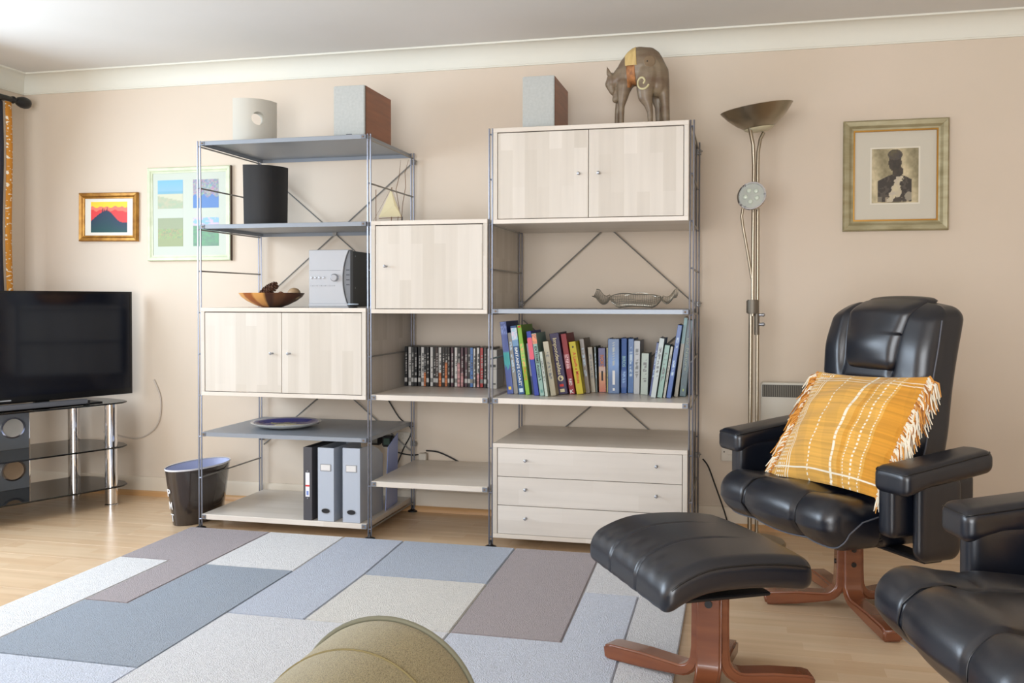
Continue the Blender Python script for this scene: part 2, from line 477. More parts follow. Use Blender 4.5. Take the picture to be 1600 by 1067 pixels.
for x in PX:
    for z in (1.725, 1.03, .335):
        build('clamp', MB().box(x-.014, x+.014, PR+.004, PR+.018, z-.012, z+.012).tube([(x+.002, PR-.004, z), (x+.020, PR+.006, z+.004)], .0035, 6), bracem, fr, bevel=.0015, world=True)
def bracket(x, z, s, parent, h=.020):
    """zinc clip that ties a shelf end to an upright; s=+1 when the shelf runs to the right"""
    b = build('bracket', MB().box(min(x+s*.011, x+s*.034), max(x+s*.011, x+s*.034), PF-.013, PF-.0105, z, z+h), clipm, parent, bevel=.0008, world=True)
    build('screw', MB().tube([(x+s*.024, PF-.0125, z+h/2), (x+s*.024, PF-.0155, z+h/2)], .0042, 8), gap, b, world=True)
def metal_shelf(i, k, label):
    z = dz(k)+.0035; x0, x1 = PX[i]+.0115, PX[i+1]-.0115
    t = thing('metal_shelf', label, 'shelf', ((x0+x1)/2, PF, z))
    m = MB().box(x0, x1, PF-.0105, PR+.01, z+.017, z+.0185)
    build('shelf_panel', m, shelfm, t, world=True, bevel=.0005)
    lip = MB()
    lip.box(x0, x1, PF-.0105, PF-.009, z, z+.017).box(x0, x1, PR+.0085, PR+.01, z, z+.017)
    lip.box(x0, x0+.0015, PF-.009, PR+.0085, z, z+.017).box(x1-.0015, x1, PF-.009, PR+.0085, z, z+.017)
    build('shelf_lip', lip, shelfm, t, world=True)
    bracket(PX[i], z-.0005, 1, t, .0185); bracket(PX[i+1], z-.0005, -1, t, .0185)
    return t
def wood_shelf(i, k, label):
    z = dz(k)+.001; x0, x1 = PX[i]+.0115, PX[i+1]-.0115
    t = thing('wood_shelf', label, 'shelf', ((x0+x1)/2, PF, z))
    build('board', MB().box(x0, x1, PF-.0105, PR+.01, z, z+.0235), beech_t, t, world=True, bevel=.0015)
    bracket(PX[i], z+.002, 1, t, .0195); bracket(PX[i+1], z+.002, -1, t, .0195)
    return t
metal_shelf(0, 0, 'grey metal shelf at the very top of the left bay under the speakers')
metal_shelf(0, 2, 'grey metal shelf under the black curved vase in the left bay')
metal_shelf(0, 7, 'grey metal shelf carrying the blue oval plate')
metal_shelf(2, 4, 'grey metal shelf carrying the silver wire bowl in the right bay')
wood_shelf(0, 9, 'pale wood bottom shelf carrying the grey box files')
wood_shelf(1, 6, 'pale wood shelf carrying the row of film cases')
wood_shelf(1, 8, 'empty pale wood shelf low in the middle bay')
wood_shelf(2, 6, 'pale wood shelf carrying the row of books')

def knob(x, y, z, parent):
    build('knob', MB().lathe([(.0045, 0), (.0028, .003), (.0024, .014), (.0062, .019), (.0066, .022), (.003, .0245)], (0, 0, 0), 12), zinc, parent,
          loc=Vector((x, y, z))-wloc(parent), rot=(math.pi/2, 0, 0))
def cabinet(i, kb, label, doors=0, drawers=0, knobs=()):
    z0 = dz(kb)+.001; z1 = z0+.400
    x0, x1 = PX[i]+.0125, PX[i+1]-.0125; yf, yb = PF-.012, PR+.008; T = .0185
    t = thing('drawer_unit' if drawers else 'cupboard', label, 'drawers' if drawers else 'cupboard', ((x0+x1)/2, PF, z0))
    build('top_panel', MB().box(x0, x1, yf, yb, z1-T, z1), beech_t, t, world=True, bevel=.0012)
    build('bottom_panel', MB().box(x0, x1, yf, yb, z0, z0+T), beech_t, t, world=True, bevel=.0012)
    build('side_panel', MB().box(x0, x0+T, yf, yb, z0+T, z1-T), beech, t, world=True, bevel=.001)
    build('side_panel', MB().box(x1-T, x1, yf, yb, z0+T, z1-T), beech, t, world=True, bevel=.001)
    build('back_panel', MB().box(x0+T, x1-T, yb-.006, yb, z0+T, z1-T), gap, t, world=True)
    g = .0022
    if doors:
        w = (x1-x0-2*T)/doors
        for d in range(doors):
            a = x0+T+d*w+(g if d == 0 else g/2); b = x0+T+(d+1)*w-(g if d == doors-1 else g/2)
            dd = build('door', MB().box(a, b, yf+.001, yf+.017, z0+T+g, z1-T-g*1.6), beech, t, world=True, bevel=.0012)
            knob(knobs[d][0], yf+.001, knobs[d][1], dd)
    if drawers:
        h = (z1-z0-2*T)/drawers
        for d in range(drawers):
            a = z0+T+d*h+g/2; b = z0+T+(d+1)*h-g/2
            dd = build('drawer', MB().box(x0+T+g, x1-T-g, yf+.001, yf+.40, a, b), beech_h, t, world=True, bevel=.0012)
            for kx in knobs: knob(kx, yf+.001, (a+b)/2+.012, dd)
    return t
cabinet(0, 6, 'pale beech cupboard with two doors under the hi-fi in the left bay', doors=2, knobs=((-2.019, .808), (-1.935, .808)))
cabinet(1, 4, 'pale beech cupboard with a single door in the middle bay', doors=1, knobs=((-1.478, 1.192),))
cabinet(2, 2, 'pale beech cupboard with two doors under the wooden cat', doors=2, knobs=((-.637, 1.565), (-.555, 1.565)))
cabinet(2, 9, 'pale beech unit of three drawers at the foot of the right bay', drawers=3, knobs=(-.858, -.317))
T_BOOK = dz(6)+.0245
T_CAB1 = dz(6)+.401
T_CAB3 = dz(2)+.401
T_CAB2 = dz(4)+.401

# ------------------------------------------------------------------ rug
def rug():
    t = thing('patchwork_rug', 'large pile rug of white, taupe and grey blue rectangles with carved lines between them', 'rug', (-1.3, 2.6, .0005))
    cols = {'white': (238, 237, 237), 'taupe': (176, 166, 168), 'slate': (158, 168, 182), 'light_blue': (198, 205, 220), 'blue': (184, 193, 208),
            'cream': (232, 229, 223), 'pale': (228, 228, 231), 'paleblue': (214, 220, 234)}
    mats = {}
    for k, c in cols.items():
        m = mat('rug_'+k, c, .95, spec=.1, sheen=.25)
        add_noise_color(m, tuple(int(v*.95) for v in c), tuple(min(255, int(v*1.03)) for v in c), (90, 90, 90), 5, bump=1.0, bscale=230, bdist=.009)
        mats[k] = m
    yt, yb = 3.775, 1.46
    L, R = -2.415, -.165
    P = [('taupe', [(L, 3.27), (L, yt), (-2.021, yt), (-2.021, 2.772), (-2.19, 2.772), (-2.19, 3.27)]),
         ('white', [(L, 1.9), (L, 3.27), (-2.19, 3.27), (-2.19, 1.9)]),
         ('cream', [(L, yb), (L, 1.9), (-2.19, 1.9), (-2.19, yb)]),
         ('slate', [(-2.19, 2.29), (-2.19, 2.772), (-2.021, 2.772), (-2.021, 3.256), (-1.645, 3.256), (-1.635, 2.29)]),
         ('white', [(-2.021, 3.256), (-2.021, yt), (-1.665, yt), (-1.645, 3.256)]),
         ('paleblue', [(-2.19, yb), (-2.19, 2.29), (-1.635, 2.29), (-1.635, yb)]),
         ('light_blue', [(-1.64, 2.765), (-1.645, 3.256), (-1.665, yt), (-1.39, yt), (-1.365, 3.275), (-1.362, 2.765)]),
         ('blue', [(-1.365, 3.275), (-1.39, yt), (-.898, yt), (-.885, 3.275)]),
         ('cream', [(-1.362, 2.765), (-1.365, 3.275), (-.885, 3.275), (-.868, 2.765)]),
         ('pale', [(-1.635, yb), (-1.64, 2.765), (-.868, 2.765), (-.86, yb)]),
         ('taupe', [(-.868, 2.765), (-.898, yt), (-.54, yt), (-.515, 2.765)]),
         ('paleblue', [(-.86, yb), (-.868, 2.765), (-.515, 2.765), (-.525, 3.26), (-.333, 3.26), (-.32, yb)]),
         ('pale', [(-.525, 3.26), (-.54, yt), (R, yt), (R, yb), (-.32, yb), (-.333, 3.26)])]
    base = build('backing', MB().box(L+.004, R-.004, yb+.004, yt-.004, 0, .007), mats['pale'], t, world=False, loc=(1.3, -2.6, 0))
    for name, poly in P:
        bm = bmesh.new()
        g = .0017
        c = Vector((sum(p[0] for p in poly)/len(poly), sum(p[1] for p in poly)/len(poly)))
        # small inset of the outline so the carved line shows between neighbours
        n = len(poly); ins = []
        area2 = sum(poly[i][0]*poly[(i+1) % n][1]-poly[(i+1) % n][0]*poly[i][1] for i in range(n))
        sg = 1 if area2 > 0 else -1
        for i in range(n):
            p0, p1, p2 = Vector(poly[i-1]), Vector(poly[i]), Vector(poly[(i+1) % n])
            d1 = (p1-p0).normalized(); d2 = (p2-p1).normalized()
            n1 = Vector((-d1.y, d1.x))*sg; n2 = Vector((-d2.y, d2.x))*sg
            b = (n1+n2); b = b/max(.4, b.dot(n1)); ins.append(p1+b*g)
        m = MB().prism([tuple(p) for p in ins], 'z', .004, .0135)
        m.v = [(a+1.3, b-2.6, cc) for a, b, cc in m.v]
        build('rug_patch', m, mats[name], t, bevel=.003, seg=2)
rug()

# ------------------------------------------------------------------ framed pictures
def frame(name, label, cx, cz, w, h, b, mm, proud, roll=0.0, inner=None, segs=0):
    t = thing(name, label, 'picture', (cx, WY-.001, cz), rot=(0, roll, 0))
    D = proud
    for k in range(4):
        m = MB()
        W2, H2 = w/2, h/2
        prof = [(0, 0), (0, -D*.75), (b*.15, -D), (b*.55, -D*.9), (b*.8, -D*.6), (b, -D*.55), (b, 0)]
        pts = [(-W2, -H2), (W2, -H2), (W2, H2), (-W2, H2)]
        A = Vector(pts[k]); B = Vector(pts[(k+1) % 4]); d = (B-A).normalized(); nrm = Vector((-d.y, d.x))
        vs = []
        for e, dirr in ((A, 1), (B, -1)):
            for (o_, yy) in prof:
                p = e+nrm*o_+d*(o_*dirr); vs.append((p.x, yy, p.y))
        n = len(prof)
        m.add(vs, [(i, i+1, n+i+1, n+i) for i in range(n-1)]+[(n-1, 0, n, 2*n-1)]+[tuple(range(n)), tuple(reversed(range(n, 2*n)))])
        build('moulding', m, mm, t, bevel=.0006, angle=25)
    return t
gold = add_noise_color(mat('gilt_frame', (176, 124, 52), .35, .55), (186, 136, 60), (146, 98, 38), (30, 30, 30))
t = frame('gilt_framed_print', 'small gold framed print of a dark mountain under a red and yellow sky', -3.299, 1.491, .362, .262, .032, gold, .022, roll=.012)
build('mount', MB().box(-.152, .152, -.006, -.004, -.102, .102), cmat((226, 222, 210)), t)
def mountain(u, v):
    n = .02*math.sin(u*31)+.015*math.sin(u*17+2)
    hill = .30+.42*math.exp(-((u-.40)/.30)**2)+.02*math.sin(u*14)
    if .30 < u < .46 and hill-.02 < v < .86 and ((u*40) % 2 < 1.5) and v > hill: 
        if v < .76+.06*math.sin(u*60): return (70, 40, 60)
    if v < hill:
        k = v/hill
        return (18+14*k, 74-22*k, 74+6*k) 
    if v < .72+n-.10*(u > .6)*(u-.6): return (224, 62, 62)
    if v < .83+n: return (240, 120, 100)
    return (244, 206, 54)
picture('print', .225, .165, 64, 48, mountain, t, (0, -.0065, 0))

pale_green = add_noise_color(mat('pale_frame', (206, 214, 184), .5), (212, 220, 190), (196, 204, 172), (20, 20, 20))
t = frame('multi_photo_frame', 'square pale green frame holding four small landscape photographs behind the left uprights', -2.812, 1.498, .492, .494, .030, pale_green, .02, roll=0)
build('mount', MB().box(-.218, .218, -.008, -.006, -.22, .22), cmat((190, 196, 182)), t)
build('frame_edge', MB().box(.2465, .2475, -.019, -.001, -.247, .247), cmat((70, 48, 36)), t)
_nr = random.Random(99); _tab = [_nr.random()*2-1 for _ in range(1024)]
def _vn(x, y):
    i, j = math.floor(x), math.floor(y); fx, fy = x-i, y-j; fx = fx*fx*(3-2*fx); fy = fy*fy*(3-2*fy)
    h = lambda a, b: _tab[(a*57+b*131) % 1024]
    return (h(i, j)*(1-fx)+h(i+1, j)*fx)*(1-fy)+(h(i, j+1)*(1-fx)+h(i+1, j+1)*fx)*fy
def nz(u, v, s=1): return _vn(u*11*s, v*13*s)*.7+_vn(u*27*s+5, v*23*s+9)*.5
def ph1(u, v):
    if v > .62: return (118+40*(1-v), 176, 206)
    if v > .5: return (120, 170, 190)
    if v > .35-.2*u+.1: return (196, 196, 170)
    return (170+14*nz(u, v), 178, 150)
def ph2(u, v):
    if v < .42+.12*math.sin(u*19)*.5 and v < .5: return (92, 130, 186)
    return (150+50*nz(u, v, 2), 150+36*nz(v, u, 2), 158+30*nz(u, v, 3))
def ph3(u, v):
    d = abs(v-.45)
    return (150+30*nz(u, v, 3)*(d < .18), 160+14*nz(u, v)*(d < .2), 118+10*(v > .6))
def ph4(u, v):
    if v > .72: return (140+60*(nz(u*.3, v) > .2), 182, 206)
    return (110, 150+18*nz(u, v*2), 122)
for (px_, pz_), fn in zip(((-.112, .105), (.098, .105), (-.112, -.095), (.098, -.095)), (ph1, ph2, ph3, ph4)):
    picture('photograph', .150, .150, 30, 30, fn, t, (px_, -.0085, pz_))

grey_gold = add_noise_color(mat('aged_silver_gilt', (168, 160, 126), .45, .25), (178, 170, 138), (146, 136, 100), (9, 9, 30), 6)
goldl = mat('gold_slip', (170, 126, 56), .3, .7)
t = frame('framed_portrait_painting', 'large aged silver framed painting of a seated figure above the armchair', .666, 1.596, .434, .486, .044, grey_gold, .028, roll=0)
sl = MB()
for a in ((-.174, -.168, -.200, .200), (.168, .174, -.200, .200)): sl.box(a[0], a[1], -.0165, -.004, a[2], a[3])
for a in ((-.168, .168, -.200, -.193), (-.168, .168, .193, .200)): sl.box(a[0], a[1], -.0165, -.004, a[2], a[3])
build('gold_slip', sl, goldl, t)
build('mount', MB().box(-.170, .170, -.006, -.004, -.196, .196), cmat((206, 200, 184)), t)
build('mount_window', MB().box(-.103, .103, -.0066, -.006, -.126, .124), cmat((226, 220, 204)), t)
def portrait(u, v):
    def el(cx, cy, rx, ry): return ((u-cx)/rx)**2+((v-cy)/ry)**2 < 1
    n = nz(u, v, 1.3)
    dk = (62+12*n, 54+10*n, 44+8*n)
    if el(.50, .885, .155, .10): return (84+16*n, 76+14*n, 62)          # wrapped hair
    if el(.50, .74, .14, .17): return dk
    if el(.56, .58, .12, .10) : return dk
    sh = .46+.07*math.cos((u-.52)*6)
    if .13 < u < .86 and v < sh and v > .02:
        # light cloth over one shoulder
        if abs(u-(.52+.45*(v-.30)+.05*n)) < .07 and v < .50: return (200+14*n, 188+14*n, 162)
        if el(.56, .20, .08, .10): return (196, 184, 158)
        if el(.80, .12, .09, .08): return (150, 142, 124)
        if u < .22 and v < .12: return (120, 112, 96)
        if v < .10 and .3 < u < .8: return (70+90*(n > .1), 62+84*(n > .1), 52+70*(n > .1))
        return (58+22*(n > .3), 50+22*(n > .3), 42+20*(n > .3))
    g = math.sin(u*9+v*3)+n*.6
    return (172+30*g, 160+28*g, 126+26*g)
picture('painting', .192, .238, 66, 82, portrait, t, (0, -.0075, -.001))

# ------------------------------------------------------------------ wall fittings
t = thing('panel_heater', 'cream wall panel heater with dark slotted grille behind the floor lamp', 'heater', (.45, WY, .25))
hb = MB().box(-.348, .348, -.085, -.012, 0, .43)
build('heater_body', hb, heater_m, t, bevel=.006, seg=2)
build('grille_recess', MB().box(-.343, .343, -.0868, -.080, .367, .421), grille_m, t)
gm = MB()
for k in range(86):
    x = -.340+k*.0080; gm.box(x, x+.0034, -.0895, -.0868, .369, .419)
build('grille_slats', gm, cmat((132, 126, 112)), t)['kind'] = 'stuff'
t = thing('wall_switch', 'white double switch plate low on the wall left of the armchair', 'switch', (-.028, WY, .351))
build('plate', MB().box(-.043, .043, -.009, 0, -.043, .043), white_p, t, bevel=.003, seg=2)
build('rocker', MB().box(-.016, .016, -.012, -.0085, -.013, .013), white_p, t, bevel=.0015)
for s in (-1, 1): build('screw', MB().tube([(s*.031, -.0088, 0), (s*.031, -.0102, 0)], .0035, 8), cmat((96, 88, 76)), t)
t = thing('double_socket', 'white double wall socket behind the box files', 'socket', (-1.655, WY, .345))
build('plate', MB().box(-.073, .073, -.01, 0, -.043, .043), white_p, t, bevel=.003, seg=2)
for s in (-1, 1): build('switch', MB().box(s*.03-.006, s*.03+.006, -.0125, -.0095, .012, .034), white_p, t, bevel=.001)
for n_, (x, z, lab) in enumerate(((-1.755, .352, 'black plug adapter left of the wall socket'), (-1.690, .345, 'black plug with a green light in the wall socket'))):
    t = thing('plug', lab, 'plug', (x, WY-.012, z))
    build('plug_body', MB().box(-.026, .026, -.045, 0, -.028, .028), dark, t, bevel=.006, seg=2)
    build('plug_face', MB().box(-.016, .016, -.0465, -.044, -.016, .016), cmat((150, 150, 142) if n_ == 0 else (70, 96, 84)), t, bevel=.001)
def cable(label, pts, r, m, name='cable'):
    # smooth the points
    P = [Vector(p) for p in pts]; out = []
    for i in range(len(P)-1):
        p0 = P[max(i-1, 0)]; p1 = P[i]; p2 = P[i+1]; p3 = P[min(i+2, len(P)-1)]
        for s in range(6):
            q_ = s/6
            out.append(.5*((2*p1)+(p2-p0)*q_+(2*p0-5*p1+4*p2-p3)*q_*q_+(3*p1-p0-3*p2+p3)*q_**3))
    out.append(P[-1])
    o = build(name, MB().tube(out, r, 8), m)
    return tag(o, label, 'cable')
cable('black cable hanging behind the lower left shelf down to the floor', [(-1.745, 4.385, .61), (-1.70, 4.386, .55), (-1.64, 4.386, .46), (-1.575, 4.386, .40), (-1.62, 4.386, .30), (-1.67, 4.386, .18), (-1.70, 4.37, .11)], .0032, dark)
cable('black cable looping across the wall from the plug to the right of the second upright', [(-1.715, 4.386, .335), (-1.66, 4.388, .29), (-1.57, 4.390, .275), (-1.50, 4.390, .29)], .0032, dark)
cable('short black cable running along the wall above the empty low shelf', [(-1.50, 4.390, .300), (-1.44, 4.390, .296), (-1.37, 4.390, .27), (-1.30, 4.388, .235)], .0040, dark)
cable('black cable falling from the right upright towards the armchair', [(-.155, 4.385, .315), (-.13, 4.388, .28), (-.10, 4.385, .20), (-.06, 4.375, .09), (-.035, 4.35, .012)], .0035, dark)
cable('white television cable looping down the wall beside the screen', [(-3.03, 4.392, .62), (-2.99, 4.392, .52), (-3.0, 4.392, .40), (-3.06, 4.392, .33), (-3.16, 4.392, .30), (-3.34, 4.392, .33)], .004, cmat((196, 184, 172)))

# ------------------------------------------------------------------ curtain
t = thing('curtain_rod', 'black turned curtain pole with bulb finial in the left corner', 'curtain rod', (-3.745, 4.32, 2.105))
build('pole', MB().tube([(0, -.10, 0), (0, -3.0, 0)], .014, 16), dark, t)
fm = MB().lathe([(.014, -.12), (.018, -.115), (.020, -.105), (.013, -.095), (.012, -.085), (.022, -.07), (.030, -.045), (.031, -.02), (.026, .0), (.014, .012), (0.0001, .016)], (0, 0, 0), 20)
build('finial', fm, dark, t, rot=(-math.pi/2, 0, 0))
build('pole_bracket', MB().tube([(0, -.14, 0), (-.09, -.14, 0)], .009, 8).box(-.094, -.088, -.17, -.11, -.03, .03), dark, t)
cur_m = mat('curtain_orange', (206, 140, 60), .9, spec=.1)
tc = N(cur_m, 'ShaderNodeTexCoord'); vo = N(cur_m, 'ShaderNodeTexNoise'); vo.inputs['Scale'].default_value = 60; vo.inputs['Detail'].default_value = 1
mp = N(cur_m, 'ShaderNodeMapping'); mp.inputs['Scale'].default_value = (1, .7, 1.4); Lk(cur_m, tc, 'Object', mp, 0); Lk(cur_m, mp, 0, vo, 'Vector')
cr = N(cur_m, 'ShaderNodeValToRGB'); cr.color_ramp.elements[0].position = .60; cr.color_ramp.elements[0].color = lin((204, 138, 58)); cr.color_ramp.elements[1].position = .63; cr.color_ramp.elements[1].color = lin((235, 225, 205))
Lk(cur_m, vo, 'Fac', cr, 0); Lk(cur_m, cr, 'Color', bsdf(cur_m), 'Base Color')
navy_m = mat('curtain_navy', (44, 46, 62), .9); cream_m = mat('curtain_cream', (222, 206, 180), .9)
t = thing('curtain', 'orange patterned curtain with white flecks and navy stripe hanging by the window', 'curtain', (-3.745, 4.19, 0))
def drape(y0, y1, x0, amp, n, zt, zb, ph):
    m = MB(); vs = []; K = 44; Lz = 14
    for j in range(Lz+1):
        for i in range(K+1):
            s = i/K; z = zt+(zb-zt)*j/Lz
            vs.append((x0+amp*math.sin(s*n*math.pi+ph)*(0.6+.4*j/Lz), y0+(y1-y0)*s+.006*math.sin(j*.7), z))
    fs = [(j*(K+1)+i, j*(K+1)+i+1, (j+1)*(K+1)+i+1, (j+1)*(K+1)+i) for j in range(Lz) for i in range(K)]
    return m.add(vs, fs)
for nm_, mm_, a in (('curtain_panel', cur_m, (-.042, 0.0, .008, .010, 1.0, 2.085, .60, 0)), ('navy_stripe', navy_m, (-.085, -.040, -.002, .010, 1.0, 2.085, .60, 1.0)),
                    ('curtain_lining', cream_m, (-.20, -.083, -.006, .018, 2.0, 2.085, .60, .5)), ('curtain_fold', cur_m, (-.52, -.20, 0, .030, 6, 2.085, .60, 0))):
    o = build(nm_, drape(*a), mm_, t)
    sm = o.modifiers.new('solid', 'SOLIDIFY'); sm.thickness = .003

# ------------------------------------------------------------------ television and stand (run along e1, depth e2)
TVA = math.atan2(-.912, -.41)
st = thing('glass_tv_stand', 'black glass television stand with chrome tube legs', 'tv stand', (-3.083, 4.12, 0), rz=TVA)
# local x runs towards the camera along the stand, local -y is the depth direction
def shelf_poly(f):
    return [(-.045, .018), (.0, .026), (.25, .034), (.5, .036), (.75, .03), (.88, .02), (.91, -.03), (.86, -.41), (.0, -.41), (-.06, -.36), (-.10, -.22), (-.11, -.08), (-.092, -.02)]
for z in (.525, .300, .100):
    build('glass_shelf', MB().prism(shelf_poly(0), 'z', z-.008, z), smoked, st, bevel=.0015)
for x, y in ((0, 0), (0, -.375), (.80, 0), (.80, -.375)):
    for z0, z1 in ((0.012, .0915), (.1005, .2915), (.3005, .5165)):
        build('leg', MB().tube([(x, y-.012, z0), (x, y-.012, z1)], .0305, 24), chrome, st)
    build('foot', MB().lathe([(.034, 0), (.034, .008), (.028, .012)], (x, y-.012, 0), 20), chrome, st)
pan = mat('mirror_panel', (146, 152, 158), .25, .5)
for z0, z1, kind in ((.1005, .2915, 1), (.3005, .5165, 0)):
    p = build('column_panel', MB().box(.275, .435, -.305, -.30, z0, z1), pan, st, bevel=.001)
    zc = (z0+z1)/2
    build('oval_ring', MB().add(*(lambda S: ([(0.355+.058*math.cos(a)*r, yy, zc+.052*math.sin(a)*r) for r, yy in ((1, -.2995), (1.0, -.292), (.86, -.292), (.86, -.2995)) for a in [2*math.pi*k/S for k in range(S)]],
          [(j*S+k, j*S+(k+1) % S, (j+1)*S+(k+1) % S, (j+1)*S+k) for j in range(3) for k in range(S)]))(32)), chrome, p)
    S = 32
    build('oval_disc', MB().prism([(.355+.050*math.cos(2*math.pi*k/S), zc+.045*math.sin(2*math.pi*k/S)) for k in range(S)], 'y', -.2998, -.2985), cmat((196, 192, 184) if not kind else (170, 144, 116)), p)
    build('column_edge', MB().tube([(.272, -.302, z0), (.272, -.302, z1)], .004, 8), chrome, p)
tv = thing('television', 'large flat black television standing on the glass stand', 'television', (-3.083, 4.12, 0), rz=TVA+.03)
ty = -.085
build('tv_case', MB().box(-.165, .775, ty-.040, ty-.004, .554, 1.088).box(-.05, .66, ty-.075, ty-.04, .62, .95), dark, tv, bevel=.004)
build('screen', MB().box(-.153, .763, ty-.0045, ty-.0015, .585, 1.077), tvglass, tv)
bz = MB().box(-.165, .775, ty-.004, ty, .554, .585).box(-.165, .775, ty-.004, ty, 1.077, 1.088).box(-.165, -.153, ty-.004, ty, .585, 1.077).box(.763, .775, ty-.004, ty, .585, 1.077)
build('bezel', bz, mat('gloss_bezel', (14, 14, 16), .15), tv)
build('badge', MB().box(.46, .51, ty, ty+.001, .566, .572), cmat((170, 172, 176)), tv)
build('tv_neck', MB().box(.27, .34, ty-.035, ty-.012, .530, .60), dark, tv)
build('tv_base', MB().box(.03, .66, ty-.09, ty+.05, .5255, .5305), dark, tv, bevel=.001)
t = thing('slim_media_box', 'slim grey box lying on the glass in front of the television', 'media box', (-3.083, 4.12, .5258), rz=TVA)
build('case', MB().box(.13, .78, -.030, .012, .006, .028), cmat((96, 99, 106), .35), t, bevel=.003, seg=2)
build('foot', MB().box(.12, .14, -.02, .010, 0, .022), dark, t, bevel=.001)

# ------------------------------------------------------------------ oval bin
t = thing('oval_waste_bin', 'dark brown oval waste bin with pale rim and white letters', 'bin', (-2.497, 3.965, 0), rz=math.radians(-8))
bin_m = mat('bin_brown', (62, 54, 50), .16, coat=.5); bin_in = mat('bin_inside', (188, 196, 226), .5)
def oval(a, b, z, S=48): return [(b*math.cos(2*math.pi*k/S), a*math.sin(2*math.pi*k/S), z) for k in range(S)]
def loft(rings, close_bottom=None):
    m = MB(); S = len(rings[0]); vs = [p for r in rings for p in r]
    fs = [(j*S+k, j*S+(k+1) % S, (j+1)*S+(k+1) % S, (j+1)*S+k) for j in range(len(rings)-1) for k in range(S)]
    if close_bottom == 0: fs.append(tuple(reversed(range(S))))
    if close_bottom == -1: fs.append(tuple(range((len(rings)-1)*S, len(rings)*S)))
    return m.add(vs, fs)
build('shell', loft([oval(.150, .072, .0), oval(.154, .075, .004), oval(.175, .088, .13), oval(.196, .100, .262)], 0), bin_m, t, angle=60)
build('liner', loft([oval(.194, .098, .262), oval(.172, .085, .13), oval(.150, .072, .006)], -1), bin_in, t, angle=60)
build('rim', loft([oval(.194, .098, .260), oval(.197, .101, .259), oval(.199, .103, .263), oval(.197, .101, .267), oval(.194, .098, .266)]), mat('rim_white', (225, 226, 232), .3), t, angle=80)
for key, z, dx in (('p', .158, 0), ('m', .098, .0), ('t', .040, .0)):
    a = math.radians(-101)
    k = .150+.046*z/.262; kb = .072+.028*z/.262
    px_, py_ = kb*math.cos(a)*1.03, k*math.sin(a)*1.022
    text(key, .026, .036, cmat((232, 232, 232)), t, (px_, py_-.0015, z), down=False, rot=(math.radians(6), 0, math.radians(-20)))

# ------------------------------------------------------------------ ornaments on the left bay
def curved_vase(name, label, mm, x, y, z, L, thick, h, rz, hole=False, taper=1.0):
    t = thing(name, label, 'vase', (x, y, z), rz=rz)
    n = 30; m = MB(); vs = []; rows = []
    H = 24
    def outline(s):   # s 0..1 around lens section
        if s < .5:
            u = s*2; return (L*(u-.5), -thick*(1-(2*u-1)**2))
        u = (s-.5)*2; return (L*(.5-u), thick*.15*(1-(2*u-1)**2))
    S = 48
    for j in range(H+1):
        zz = h*j/H; sc = taper+(1-taper)*j/H
        for k in range(S):
            a, b = outline(k/S); vs.append((a*sc, b*sc, zz))
    fs = [(j*S+k, j*S+(k+1) % S, (j+1)*S+(k+1) % S, (j+1)*S+k) for j in range(H) for k in range(S)]
    fs.append(tuple(reversed(range(S))))
    # recessed top
    n0 = len(vs)
    for k in range(S):
        a, b = outline(k/S); vs.append((a*.93, b*.8-.002, h))
    for k in range(S):
        a, b = outline(k/S); vs.append((a*.93, b*.8-.002, h-.05))
    top = H*S
    fs += [(top+k, top+(k+1) % S, n0+(k+1) % S, n0+k) for k in range(S)]
    fs += [(n0+k, n0+(k+1) % S, n0+S+(k+1) % S, n0+S+k) for k in range(S)]
    fs.append(tuple(range(n0+S, n0+2*S)))
    m.add(vs, fs)
    o = build('vase_body', m, mm, t, angle=50)
    if hole:
        cut = build('hole', MB().tube([(0, -.2, h*.60), (0, .2, h*.60)], h*.135, 32), mm)
        b = o.modifiers.new('cut', 'BOOLEAN'); b.object = cut; b.solver = 'EXACT'
        bpy.context.view_layer.update()
        dg = bpy.context.evaluated_depsgraph_get()
        cut.parent = None; cut.matrix_world = Matrix.Translation((x, y, z)) @ Matrix.Rotation(rz, 4, 'Z')
        bpy.context.view_layer.update(); dg = bpy.context.evaluated_depsgraph_get()
        me = bpy.data.meshes.new_from_object(o.evaluated_get(dg))
        o.modifiers.clear(); o.data = me
        me.polygons.foreach_set('use_smooth', [True]*len(me.polygons)); me.set_sharp_from_angle(angle=math.radians(40))
        bpy.data.objects.remove(cut)
        build('hole_lining', MB().add(*(lambda S: ([(h*.136*math.cos(2*math.pi*k/S), yy, h*.60+h*.136*math.sin(2*math.pi*k/S)) for yy in (-thick*.93, thick*.10) for k in range(S)],
              [(k, (k+1) % S, S+(k+1) % S, S+k) for k in range(S)]))(32)), cmat((206, 192, 164)), t, angle=80)
    return t
white_cer = mat('cream_ceramic', (206, 202, 190), .5)
black_cer = add_noise_color(mat('black_ceramic', (34, 34, 36), .6), (36, 36, 38), (30, 30, 32), (40, 40, 3), bump=.15, bscale=150)
curved_vase('curved_vase', 'cream curved ceramic vase with a round hole on top of the left bay', white_cer, -2.245, 4.06, TOPZ-.003, .213, .050, .232, math.radians(46), hole=True)
curved_vase('curved_vase', 'tall black curved ceramic vase on the second shelf of the left bay', black_cer, -2.190, 4.06, dz(2)+.0225, .220, .050, .294, math.radians(46), taper=.96)

